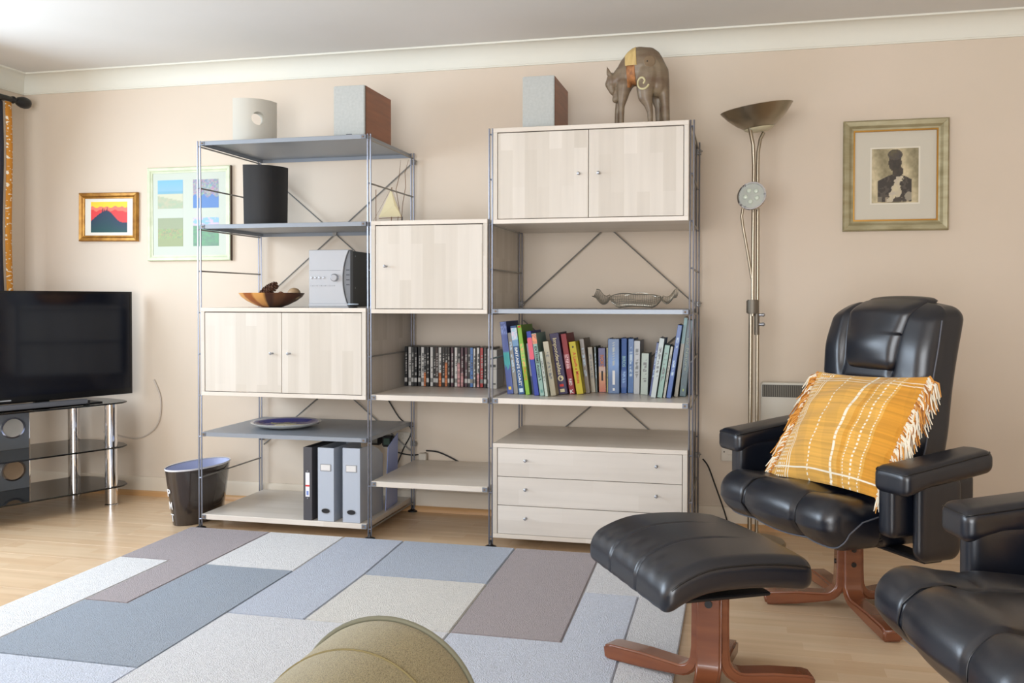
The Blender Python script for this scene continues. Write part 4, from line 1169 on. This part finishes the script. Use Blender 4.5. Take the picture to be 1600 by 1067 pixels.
# dish, tipped down on the left
S = 56
prof = [(.001, -.098), (.046, -.094), (.058, -.086), (.09, -.066), (.125, -.034), (.152, 0), (.149, .001), (.12, -.030), (.08, -.062), (.001, -.088)]
build('dish', MB().lathe(prof, (0, 0, 0), S), nickel, t, loc=(.005, 0, 1.868), rot=(math.radians(4), math.radians(-8), 0), angle=50)
build('dish_bowl', MB().lathe([(.001, -.103), (.040, -.100), (.060, -.090), (.064, -.084)], (0, 0, 0), 40), mat('frosted_bowl', (196, 188, 158), .35), t, loc=(.005, 0, 1.868), rot=(math.radians(4), math.radians(-8), 0))
build('pivot_ball', MB().sphere((-.031, -.060, 1.806), .0125, 16, 10), zinc, t)
arm = build('reading_arm', MB().tube([(-.010, -.012, 1.14), (-.028, -.022, 1.25), (-.048, -.034, 1.36), (-.054, -.040, 1.405), (-.047, -.046, 1.445), (-.038, -.050, 1.47)], .006, 12), nickel, t)
hd = build('lamp_head', MB().lathe([(.0, -.028), (.02, -.030), (.045, -.022), (.060, -.008), (.063, .004), (.061, .008), (.055, .008), (.052, -.002), (.0, -.010)], (0, 0, 0), 36), chrome, t,
      loc=(-.012, -.060, 1.487), rot=(math.radians(76), math.radians(24), math.radians(-22)))
dm = cmat((176, 188, 178), .2)
build('lens', MB().lathe([(.053, .002), (.02, .007), (.0, .008)], (0, 0, 0), 30), mat('lens_glass', (184, 188, 180), .15), hd)
for k in range(5):
    a = k*2*math.pi/5
    build('led', MB().sphere((.026*math.cos(a), .026*math.sin(a), .008), .0105, 12, 8, (1, 1, .5)), mat('led_lens', (205, 214, 200), .12), hd)
for k in range(3):
    a = k*2*math.pi/3+.5
    build('clip', MB().sphere((.055*math.cos(a), .055*math.sin(a), .008), .004, 8, 6), zinc, hd)

# ------------------------------------------------------------------ carved cat
t = thing('carved_wooden_cat', 'carved dark wooden cat with arched back and lowered head on the right cupboard', 'sculpture', (-.425, 4.02, T_CAB3))
t.scale = (.95, 1, 1.09)
cat_m = add_noise_color(mat('cat_wood', (134, 120, 98), .42), (138, 124, 102), (108, 88, 70), (9, 9, 30), 6)
cm_ = MB()
def blob_chain(pts):
    """pts: (x, y, z, r[, ysc]) chain of overlapping balls"""
    for a, b in zip(pts[:-1], pts[1:]):
        n_ = max(2, int((Vector(a[:3])-Vector(b[:3])).length/.006))
        for i in range(n_+1):
            s = i/n_; p = [a[j]+(b[j]-a[j])*s for j in range(5)]
            cm_.sphere(p[:3], p[3], 12, 8, (1, p[4], 1))
# arched trunk (front left, rear right)
blob_chain([(-.060, 0, .165, .030, 1.2), (-.050, 0, .205, .044, 1.05), (-.030, 0, .238, .060, .85), (.010, 0, .254, .078, .68), (.045, 0, .252, .076, .68), (.078, 0, .225, .060, .85), (.092, 0, .175, .044, 1.0)])
# thighs and hind legs
blob_chain([(.052, -.026, .215, .052, .7), (.040, -.034, .165, .040, .75), (.040, -.034, .135, .034, .75), (.052, -.034, .105, .021, .9), (.062, -.032, .07, .0145, 1), (.064, -.032, .012, .0125, 1)])
blob_chain([(.085, .026, .205, .044, .8), (.085, .034, .150, .034, .8), (.094, .032, .10, .018, 1), (.096, .032, .012, .0135, 1)])
# front legs
blob_chain([(-.054, -.022, .18, .034, .9), (-.060, -.026, .14, .026, .9), (-.066, -.028, .10, .0155, 1), (-.066, -.028, .05, .0125, 1), (-.066, -.028, .012, .0125, 1)])
blob_chain([(-.066, .022, .17, .028, .9), (-.082, .026, .13, .018, 1), (-.092, .026, .08, .0125, 1), (-.093, .026, .012, .0125, 1)])
# chest and knob under the chin
blob_chain([(-.070, 0, .165, .030, 1), (-.096, -.006, .130, .016, 1)])
# neck and bowed head
blob_chain([(-.048, 0, .235, .044, .9), (-.080, -.004, .212, .034, .95), (-.104, -.006, .196, .027, 1.05)])
cm_.sphere((-.114, -.008, .200), .028, 14, 10, (.85, 1.05, 1.15))
blob_chain([(-.122, -.010, .190, .021, 1), (-.108, -.014, .160, .015, 1)])
# ears
cm_.add([(-.138, -.034, .220), (-.106, -.034, .224), (-.118, -.008, .224), (-.134, -.028, .262)], [(0, 1, 3), (1, 2, 3), (2, 0, 3), (0, 2, 1)])
cm_.add([(-.126, .030, .220), (-.102, .028, .222), (-.112, .006, .226), (-.118, .024, .250)], [(0, 1, 3), (1, 2, 3), (2, 0, 3), (0, 2, 1)])
# tail falling to the ground behind
blob_chain([(.108, 0, .225, .034, 1), (.118, .0, .17, .027, 1), (.126, .0, .10, .020, 1), (.130, .0, .012, .018, 1)])
body = build('cat_body', cm_, cat_m, None, smooth=True)
rm = body.modifiers.new('rm', 'REMESH'); rm.mode = 'VOXEL'; rm.voxel_size = .0034
sm = body.modifiers.new('sm', 'SMOOTH'); sm.iterations = 6; sm.factor = .6
bpy.context.view_layer.update()
me = bpy.data.meshes.new_from_object(body.evaluated_get(bpy.context.evaluated_depsgraph_get()))
body.modifiers.clear(); body.data = me; me.polygons.foreach_set('use_smooth', [True]*len(me.polygons))
body.parent = t
# inlays follow the body surface
from mathutils.bvhtree import BVHTree
bvh = BVHTree.FromPolygons([v.co.copy() for v in me.vertices], [tuple(p.vertices) for p in me.polygons])
def onto(x, z, off=.0012):
    hit = bvh.ray_cast(Vector((x, -.3, z)), Vector((0, 1, 0)))
    if hit[0] is None: return None
    return hit[0]+hit[1]*off*(1 if hit[1].y < 0 else -1)
def patch(name, mm, f, nu_, nv_, off=.0014):
    vs = []; idx = {}; fs = []
    for i in range(nu_+1):
        for j in range(nv_+1):
            x, z = f(i/nu_, j/nv_); p = onto(x, z, off)
            if p is not None: idx[(i, j)] = len(vs); vs.append(p)
    for i in range(nu_):
        for j in range(nv_):
            k = [(i, j), (i+1, j), (i+1, j+1), (i, j+1)]
            if all(q_ in idx for q_ in k): fs.append(tuple(idx[q_] for q_ in k))
    if fs:
        o = build(name, MB().add(vs, fs), mm, t, smooth=True)
        s_ = o.modifiers.new('s', 'SOLIDIFY'); s_.thickness = .0015
patch('pale_inlay', add_noise_color(mat('inlay_pale', (206, 178, 118), .5), (214, 186, 126), (190, 160, 100), (60, 60, 8)), lambda u, v: (-.056+.052*u+.008*(1-v), .250+.088*v), 14, 24)
patch('bark_inlay', add_noise_color(mat('inlay_bark', (176, 116, 66), .6), (190, 128, 74), (110, 70, 40), (60, 60, 40), 5), lambda u, v: (-.044+.038*u+.006*(1-v), .166+.083*v), 12, 18)
def spiral(pts, r, name, mm):
    P = [onto(a, b, .0004) for a, b in pts]; P = [p for p in P if p is not None]
    if len(P) > 3: build(name, MB().tube(P, r, 8), mm, t)
cr_ = mat('inlay_cream', (198, 188, 146), .5)
sp_ = [(.030+.030*math.cos(a)*(.22+.78*k/30), .182+.032*math.sin(a)*(.22+.78*k/30)) for k in range(31) for a in [math.radians(-60+400*k/30)]]
spiral(sp_, .0042, 'scroll_inlay', cr_)
patch('rump_disc', mat('inlay_brown', (128, 108, 84), .45), lambda u, v: (.060+.026*(u*2-1)*math.sqrt(max(0, 1-((v*2-1)**2)*.999)), .262+.024*(v*2-1)), 12, 12, .0008)
S_ = onto(.050, .262, .002)
if S_ is not None: build('disc_eye', MB().sphere(S_, .0028, 8, 6), dark, t)

def snap(o, pts, off=.0012, n=5):
    """pull a line of piping onto the surface of mesh object o"""
    tr = BVHTree.FromPolygons([v.co.copy() for v in o.data.vertices], [tuple(p.vertices) for p in o.data.polygons])
    P = [Vector(p) for p in pts]; out = []
    for a, b in zip(P[:-1], P[1:]):
        for i in range(n): out.append(a.lerp(b, i/n))
    out.append(P[-1]); res = []
    for p in out:
        h, nn, _, _ = tr.find_nearest(p)
        res.append(h+nn*off)
    return res
# ------------------------------------------------------------------ recliner chairs
def tilt_y(z): return .022+(z-.42)*.19
def recliner(label, loc, rz):
    R = thing('recliner_armchair', label, 'armchair', loc, rz=rz)
    # base: four bent wood legs
    hub = Vector((0.0, .01, 0))
    for wx, wy in ((-.281, -.025), (.095, -.335), (-.085, .30), (.245, .19)):
        d = Vector((wx*math.cos(.986)-wy*math.sin(.986), wx*math.sin(.986)+wy*math.cos(.986), 0))
        L = d.length; d.normalize(); w_ = Vector((-d.y, d.x, 0))
        path = [hub+d*.030+Vector((0, 0, .300)), hub+d*.030+Vector((0, 0, .20)), hub+d*.031+Vector((0, 0, .13))]
        for k in range(7):
            a = math.radians(90*k/6); path.append(hub+d*(.031+.055*(1-math.cos(a)))+Vector((0, 0, .035+.055*(1-math.sin(a))+.0)))
        path += [hub+d*(L*.6)+Vector((0, 0, .030)), hub+d*(L*.92)+Vector((0, 0, .024)), hub+d*L+Vector((0, 0, .020))]
        lg = build('leg', MB().band(path, w_, .062, [.026]*3+[.030]*7+[.042, .044, .036]), cherry, R, bevel=.007, seg=3, angle=50)
        for z in (.205, .155):
            build('bolt', MB().tube([hub+d*.042+Vector((0, 0, z)), hub+d*.047+Vector((0, 0, z))], .0085, 14), dark, lg)
    build('swivel_plate', MB().box(-.18, .18, -.16, .19, .288, .300), dark, R, bevel=.004)
    build('side_bar', MB().box(-.43, .43, -.075, .00, .266, .280), vinyl, R, bevel=.006)
    # seat
    c0 = np.array((0, -.040, .352)); h0 = np.array((.312, .280, .072))
    def dseat(P):
        X = P-c0; inner = np.clip(X, -(h0-.055), h0-.055); Nn = X-inner; Ln = np.linalg.norm(Nn, axis=1, keepdims=True); Ln[Ln < 1e-9] = 1; Nn = Nn/Ln
        x, y, z = X[:, 0], X[:, 1], X[:, 2]
        top = np.clip(Nn[:, 2]+.0, 0, 1)+np.clip(-Nn[:, 1], 0, 1); top = np.clip(top, 0, 1)
        puff = .016*np.cos(np.clip(x/.135, -1, 1)*math.pi/2)**.7*(np.abs(x) < .135) + .009*np.sin(np.clip((np.abs(x)-.135)/.173, 0, 1)*math.pi)**.8
        seam = -.009*np.exp(-((np.abs(x)-.135)/.007)**2)
        wr = .0022*np.sin(y*70+x*30)*np.exp(-((np.abs(x)-.135)/.03)**2)
        amt = (puff+seam+wr)*top
        back = np.clip((y+.262)/.5, 0, 1)
        X2 = X+Nn*amt[:, None]
        X2[:, 2] += -.030*np.clip((y+.05)/.3, 0, 1)*(z > 0)
        X2[:, 2] += .012*np.exp(-((y+.21)/.05)**2)*(z > 0)
        # cross crease across the sides where the front roll begins
        cz = (np.abs(x) > .14)*np.exp(-((y+.10+.0*x)/.012)**2)*(z > 0)*.004
        X2[:, 2] -= cz
        # front underside sweeps back
        X2[:, 1] += .045*np.clip(-z/.072, 0, 1)*(y < -.1)
        return X2+c0
    seat = build('seat', soft(c0, h0, .055, (90, 60, 24), dseat), leather, R, angle=180)
    for s_ in (-1, 1):
        build('piping', MB().tube(snap(seat, [(s_*.308, .16, .372), (s_*.310, .02, .390), (s_*.311, -.12, .390), (s_*.311, -.20, .375), (s_*.311, -.25, .342), (s_*.311, -.268, .308), (s_*.290, -.275, .290), (s_*.20, -.278, .286), (s_*.10, -.28, .285), (0, -.28, .285)]), .0024, 8), pipe_m, seat)
    for s_ in (-1, 1):
        build('seat_seam', MB().tube(snap(seat, [(s_*.141, -.290, .31), (s_*.141, -.330, .35), (s_*.141, -.320, .396), (s_*.141, -.280, .430), (s_*.141, -.20, .440)]), .0014, 6), blackpipe, seat)
    # backrest
    c1 = np.array((0, .070, .716)); h1 = np.array((.256, .072, .328))
    def dback(P):
        X = P-c1; inner = np.clip(X, -(h1-.05), h1-.05); Nn = X-inner; Ln = np.linalg.norm(Nn, axis=1, keepdims=True); Ln[Ln < 1e-9] = 1; Nn = Nn/Ln
        x, z = P[:, 0], P[:, 2]; fr_ = np.clip(-Nn[:, 1], 0, 1)
        ax = np.abs(x)
        puff = .022*(1-np.clip(ax/.256, 0, 1)**3)
        zc = .775-.15*np.clip(1-(ax-.085)/.168, 0, 1)**2
        sg = lambda q_: 1/(1+np.exp(-np.clip(q_, -40, 40)))
        arc = np.exp(-((z-zc)/.010)**2)*sg((ax-.085)/.006)
        low = np.exp(-((ax-.088)/.010)**2)*sg((.64-z)/.010)
        side = np.exp(-((ax-(.118+.10*np.clip(z-.79, 0, .3)))/.012)**2)*sg((z-.80)/.014)
        hor = np.exp(-((z-.775)/.012)**2)*sg((.10-ax)/.008)
        lobes = .014*np.exp(-(((z-.60)/.08)**2))*sg((ax-.10)/.012)+.016*np.exp(-(((z-.90)/.10)**2))*sg((ax-.13)/.014)+.012*np.exp(-(((z-.70)/.06)**2))*sg((.10-ax)/.012)
        wr = .003*np.sin((z*90+ax*60))*np.exp(-((z-zc-.02)/.03)**2)*(ax > .06)*(ax < .18)
        amt = (puff+lobes+wr-.017*np.clip(arc+low+side+.6*hor, 0, 1))*fr_
        Y = X+Nn*amt[:, None]
        Y[:, 1] += tilt_y(P[:, 2])+(-.012*(ax/.256)**2)*0
        Y[:, 0] *= 1+.05*np.exp(-((P[:, 2]-.60)/.12)**2)
        Y[:, 2] += -.016*np.clip((ax-.13)/.1, 0, 1)*sg((P[:, 2]-.92)/.03)
        Y[:, 1] += .05*np.clip((P[:, 2]-.99)/.05, 0, 1)**2*fr_
        return Y+c1
    back = build('backrest', soft(c1, h1, .050, (76, 18, 90), dback), leather, R, angle=180)
    for s_ in (-1, 1):
        build('piping', MB().tube(snap(back, [(s_*(.262*(1+.05*math.exp(-((z-.60)/.12)**2))), tilt_y(z)+.026, z) for z in np.linspace(.46, .985, 10)], n=3), .0024, 8), pipe_m, back)
    c2 = np.array((.022, .008, .938)); h2 = np.array((.150, .050, .126))
    def dhead(P):
        x, z = P[:, 0], P[:, 2]; X = P.copy()
        k = (z-.938)/.126
        X[:, 0] = .022+(x-.022)*(.90+.12*k)
        X[:, 1] += tilt_y(z)+.0
        X[:, 1] += .060*np.clip((z-1.01)/.045, 0, 1)**1.6
        X[:, 1] -= .028*(1-((x-.022)/.150)**2)*np.exp(-((z-.91)/.08)**2)*(P[:, 1] < .02)
        X[:, 2] -= .010*((x-.022)/.150)**2*(k > 0)
        return X
    hr = build('head_pillow', soft(c2, h2, .038, (40, 14, 36), dhead), leather, R, angle=180)
    # arms
    for s_ in (-1, 1):
        ca = np.array((s_*.423, -.030, .541)); ha = np.array((.067, .172, .033))
        def darm(P):
            X = P.copy(); y = P[:, 1]-ca[1]; t_ = np.clip((-y-.08)/.1, 0, 1)
            X[:, 2] += .006*np.cos((P[:, 0]-ca[0])/.067*1.4)*(P[:, 2] > .545)+.13*(y+.03)
            X[:, 2] -= .014*t_*(P[:, 2] < .545)
            X[:, 0] += (P[:, 0]-ca[0])*(.10*t_-.10*np.clip((y-.09)/.09, 0, 1))
            return X
        pad = build('arm_pad', soft(ca, ha, .026, (16, 44, 12), darm), leather, R, angle=180)
        zf = lambda yy: .572+.13*(yy+.03)
        loop = [(s_*.423+.060*sx, yy, zf(yy)) for sx, yy in ((-1.08, -.184), (-1.0, -.06), (-.90, .115), (-.6, .136), (.6, .136), (.90, .115), (1.0, -.06), (1.08, -.184))]
        build('piping', MB().tube(snap(pad, [(p[0], p[1], p[2]-.002) for p in loop]+[(s_*.423+s2*.06, -.200, .548) for s2 in (1, 0, -1)]+[(s_*.423-.065, -.184, .552)]), .0020, 8), blackpipe, pad)
        build('arm_panel', soft(np.array((s_*.390, -.030, .437)), np.array((.033, .160, .090)), .022, (8, 24, 16)), leather, R, angle=180)
        build('arm_support', soft(np.array((s_*.447, -.045, .408)), np.array((.022, .082, .128)), (.018, .04, .04), (8, 18, 28)), leather, R, angle=180)
    return R
ch1 = recliner('black leather recliner holding the fringed yellow cushion', (.364, 3.361, 0), -.986)
ch2 = copy_tree(ch1); ch2.location = (.795, 2.046, 0); ch2.rotation_euler = (0, 0, -1.333)
for c_ in ch2.children:
    if c_.name.startswith('seat') and 'frame' not in c_.name: c_.location.y -= .12; c_.location.z += .018
ch2['label'] = 'black leather recliner cut off by the bottom right corner of the picture'

# ------------------------------------------------------------------ footstool
def footstool(loc, rz):
    R = thing('leather_footstool', 'black leather footstool on bent cherry wood legs in front of the recliner', 'footstool', loc, rz=rz)
    hub = Vector((0.02, .05, 0))
    ang = -rz
    for wx, wy in ((-.292, .165), (.262, .062), (-.035, -.30), (.04, .27)):
        d = Vector((wx*math.cos(ang)-wy*math.sin(ang), wx*math.sin(ang)+wy*math.cos(ang), 0)); L = d.length; d.normalize(); w_ = Vector((-d.y, d.x, 0))
        path = [hub+d*.030+Vector((0, 0, .30)), hub+d*.030+Vector((0, 0, .20)), hub+d*.031+Vector((0, 0, .12))]
        for k in range(7):
            a = math.radians(90*k/6); path.append(hub+d*(.031+.055*(1-math.cos(a)))+Vector((0, 0, .047+.055*(1-math.sin(a)))))
        path += [hub+d*(L*.6)+Vector((0, 0, .042)), hub+d*(L*.92)+Vector((0, 0, .036)), hub+d*L+Vector((0, 0, .032))]
        lg = build('leg', MB().band(path, w_, .066, [.026]*3+[.030]*7+[.042, .044, .038]), cherry, R, bevel=.006, seg=3, angle=50)
        build('bolt', MB().tube([hub+d*.042+Vector((0, 0, .250)), hub+d*.047+Vector((0, 0, .250))], .010, 14), dark, lg)
    build('mount_plate', MB().box(-.15, .17, -.10, .14, .298, .308), dark, R, bevel=.003)
    c0 = np.array((.006, .004, .366)); h0 = np.array((.262, .204, .041))
    def ds(P):
        X = P-c0; x, y, z = X[:, 0].copy(), X[:, 1].copy(), X[:, 2].copy()
        up_ = (z > 0)
        X[:, 2] += .022*(1-(y/.205)**2) - .036*np.clip((-y-.06)/.15, 0, 1)**2
        X[:, 2] += .010*(1-(x/.262)**2)*up_
        for k in (-.085, .085):
            xx = k+.035*np.clip((y+.05)/.2, 0, 1)**2
            X[:, 2] -= .005*np.exp(-((x-xx)/.0045)**2)*up_*np.clip((.10-y)/.08, 0, 1)
            X[:, 1] += .005*np.exp(-((x-xx)/.0045)**2)*(y < -.18)
        X[:, 2] += .0015*np.sin(x*95)*np.exp(-((y+.17)/.03)**2)
        return X+c0
    seat = build('seat', soft(c0, h0, .034, (120, 60, 16), ds), leather, R, angle=180)
    def arc(x, zo):
        return [(x+.006, y+.004, .366+zo+.022*(1-(y/.205)**2)-.036*max(0, (-y-.06)/.15)**2) for y in np.linspace(-.19, .19, 17)]
    for s_ in (-1, 1):
        build('piping', MB().tube(snap(seat, arc(s_*.264, .026)), .0026, 8), blackpipe, seat)
    return R
footstool((-.12, 2.53, 0), math.radians(-60.6))

# ------------------------------------------------------------------ cushion
def cushion(label, loc, rot, seed=3):
    t = thing('fringed_cushion', label, 'cushion', loc, rot=rot)
    W2, H2, T = .262, .214, .072
    nx, ny = 240, 170
    amber = (222, 168, 80); off = (240, 230, 208)
    r = random.Random(seed); slub = [r.uniform(.86, 1.07) for _ in range(400)]
    def colr(u, v):
        k = .5+.5*slub[int(v*85)]-.03*(math.sin(u*23+v*5) > .3)
        c = tuple(min(255, q_*k) for q_ in amber)
        if u > .86: c = (212*k, 148*k, 54*k)
        if .665 < u < .70: c = (212*k, 152*k, 60*k)
        dot = (int(v*60) % 2) == 0; dot2 = (int(v*84) % 2) == 0; dash = (int(v*170) % 7) != 0
        for x_, w_, mode in ((.050, .005, 0), (.070, .008, 1), (.092, .008, 1), (.114, .008, 1), (.136, .008, 1), (.160, .005, 0), (.185, .005, 0), (.400, .011, 1), (.610, .018, 3), (.715, .005, 2), (.775, .011, 1), (.838, .005, 2)):
            if abs(u-x_) < w_/2+.0015:
                if mode == 0 or (mode == 1 and dot) or (mode == 2 and dot2) or (mode == 3 and dash): return off
        for y_, w_ in ((.085, .008), (.900, .007), (.930, .005)):
            if abs(v-y_) < w_/2+.0015: return off
        return c
    def surf(u, v, sgn):
        a, b = u*2-1, v*2-1
        th = T*(max(0, 1-abs(a)**2.2))**.85*(max(0, 1-abs(b)**2.2))**.8
        pin = 1-.05*(1-abs(b)**2)*0
        x = a*W2*(1-.05*(1-a*a)*0-.035*(1-b*b)*abs(a)); z = b*H2*(1-.05*(1-a*a)*abs(b))
        w = .0025*math.sin(a*9+b*4)+.002*math.sin(b*14-a*6)
        return (x, sgn*(th+w*(th > .01)), z+H2)
    for sgn, nm_ in ((-1, 'cover_front'), (1, 'cover_back')):
        vs = []; cs = []
        for j in range(ny+1):
            for i in range(nx+1):
                u, v = i/nx, j/ny; vs.append(surf(u, v, sgn)); cs.append(lin(colr(u, v)))
        fs = [(j*(nx+1)+i, j*(nx+1)+i+1, (j+1)*(nx+1)+i+1, (j+1)*(nx+1)+i) for j in range(ny) for i in range(nx)]
        o = build(nm_, MB().add(vs, fs), cloth_m, t, angle=180, col=cs)
    r = random.Random(seed+9)
    for s_ in (-1, 1):
        m = MB(); cs = []
        for k in range(380):
            v = (k+.5)/380
            p0 = Vector(surf(0 if s_ < 0 else 1, v, 1)); p0.y = r.uniform(-.006, .006)
            L = (r.uniform(.045, .085) if s_ > 0 else r.uniform(.040, .070))*min(1, .35+v*2.2)
            dx = s_*(r.uniform(.55, 1.2) if s_ > 0 else r.uniform(.35, .8)); dzz = r.uniform(-1.2, -.4); dy = r.uniform(-.12, .35)
            d = Vector((dx, dy, dzz)).normalized()
            mid = p0+d*L*.5+Vector((s_*.004, r.uniform(-.006, .004), r.uniform(-.004, .008)))
            end = p0+d*L+Vector((r.uniform(-.008, .008), r.uniform(-.004, .012), -.022))
            n0 = len(m.v)
            m.tube([p0, mid, end], [.0030, .0034, .0014], 5)
            c_ = off if r.random() < (.62 if s_ > 0 else .42) else (212, 146, 66)
            if r.random() < .10: c_ = (168, 104, 40)
            cs += [lin(c_)]*(len(m.v)-n0)
        o = build('fringe', m, cloth_m, t, col=cs); o['kind'] = 'stuff'
    return t
def local(R, x, y, z):
    a = R.rotation_euler.z
    return (R.location.x+x*math.cos(a)-y*math.sin(a), R.location.y+x*math.sin(a)+y*math.cos(a), z)
def cushion_rot(R, tiltdeg, roll=0.0, yaw=0.0):
    m = Matrix.Rotation(R.rotation_euler.z+yaw, 3, 'Z') @ Matrix.Rotation(math.radians(-tiltdeg), 3, 'X') @ Matrix.Rotation(roll, 3, 'Y')
    return m.to_euler()
cushion('yellow woven cushion with white stripes and fringed sides propped on the recliner', local(ch1, .05, -.155, .435), cushion_rot(ch1, 32, -0.05))
cushion('yellow fringed cushion of which only fringe shows at the right edge', local(ch2, .0, -.08, .435), cushion_rot(ch2, 32), 5)

# ------------------------------------------------------------------ woven sofa arm at the bottom of the view
t = thing('woven_sofa', 'olive woven fabric sofa of which only one rounded arm shows at the bottom', 'sofa', (-.545, 1.0, 0))
olive = mat('olive_weave', (150, 138, 100), .9, spec=.15, sheen=.3)
tc = N(olive, 'ShaderNodeTexCoord'); mp = N(olive, 'ShaderNodeMapping'); mp.inputs['Rotation'].default_value = (0, 0, .6); Lk(olive, tc, 'Object', mp, 0)
ck_ = N(olive, 'ShaderNodeTexVoronoi'); ck_.inputs['Scale'].default_value = 560; Lk(olive, mp, 0, ck_, 'Vector')
cr = N(olive, 'ShaderNodeValToRGB'); cr.color_ramp.elements[0].color = lin((172, 160, 118)); cr.color_ramp.elements[1].color = lin((112, 100, 66)); cr.color_ramp.elements[1].position = .8
Lk(olive, ck_, 'Distance', cr, 0); Lk(olive, cr, 'Color', bsdf(olive), 'Base Color')
bp = N(olive, 'ShaderNodeBump'); bp.inputs['Strength'].default_value = .6; bp.inputs['Distance'].default_value = .001; bp.invert = True
Lk(olive, ck_, 'Distance', bp, 'Height'); Lk(olive, bp, 'Normal', bsdf(olive), 'Normal')
r_ = .155; S = 40
rings = []
for y_, k in ((-.75, 1), (.30, 1), (.36, 1), (.392, .995), (.408, .975), (.418, .94), (.424, .86), (.424, .5), (.424, .02)):
    ring = []
    for i in range(S+1):
        a = math.pi*i/S
        ring.append((r_*k*math.cos(a), y_, .382+r_*k*math.sin(a)))
    ring.append((-r_*k, y_, .382-.34*k)); ring.append((r_*k, y_, .382-.34*k))
    rings.append(ring)
m = MB(); n = len(rings[0]); vs = [p for rg in rings for p in rg]
m.add(vs, [(j*n+k, j*n+(k+1) % n, (j+1)*n+(k+1) % n, (j+1)*n+k) for j in range(len(rings)-1) for k in range(n)]+[tuple(range(n)), tuple(reversed(range((len(rings)-1)*n, len(rings)*n)))])
build('arm', m, olive, t, angle=60)
pp = [(r_*1.005*math.cos(math.pi*i/32), .402, .382+r_*1.005*math.sin(math.pi*i/32)) for i in range(33)]
build('piping', MB().tube([(r_*1.0, .402, .06)]+pp+[(-r_*1.0, .402, .06)], .0045, 8), mat('piping_grey_green', (112, 110, 92), .8), t)
build('seam', MB().tube([(r_*1.001*math.cos(math.pi*i/32), .235+.03*math.sin(math.pi*i/32), .382+r_*1.001*math.sin(math.pi*i/32)) for i in range(33)], .0022, 6), mat('seam_olive', (120, 108, 72), .9), t)
build('sofa_body', MB().box(-.95, -.15, -.75, .30, .10, .30), olive, t, bevel=.03, seg=3)
build('sofa_back', MB().box(-.95, -.15, -.85, -.62, .10, .62), olive, t, bevel=.04, seg=3)
for x_ in (-.85, .05):
    for y_ in (-.7, .25):
        build('foot', MB().tube([(x_, y_, 0), (x_, y_, .11)], .02, 12), cherry, t)
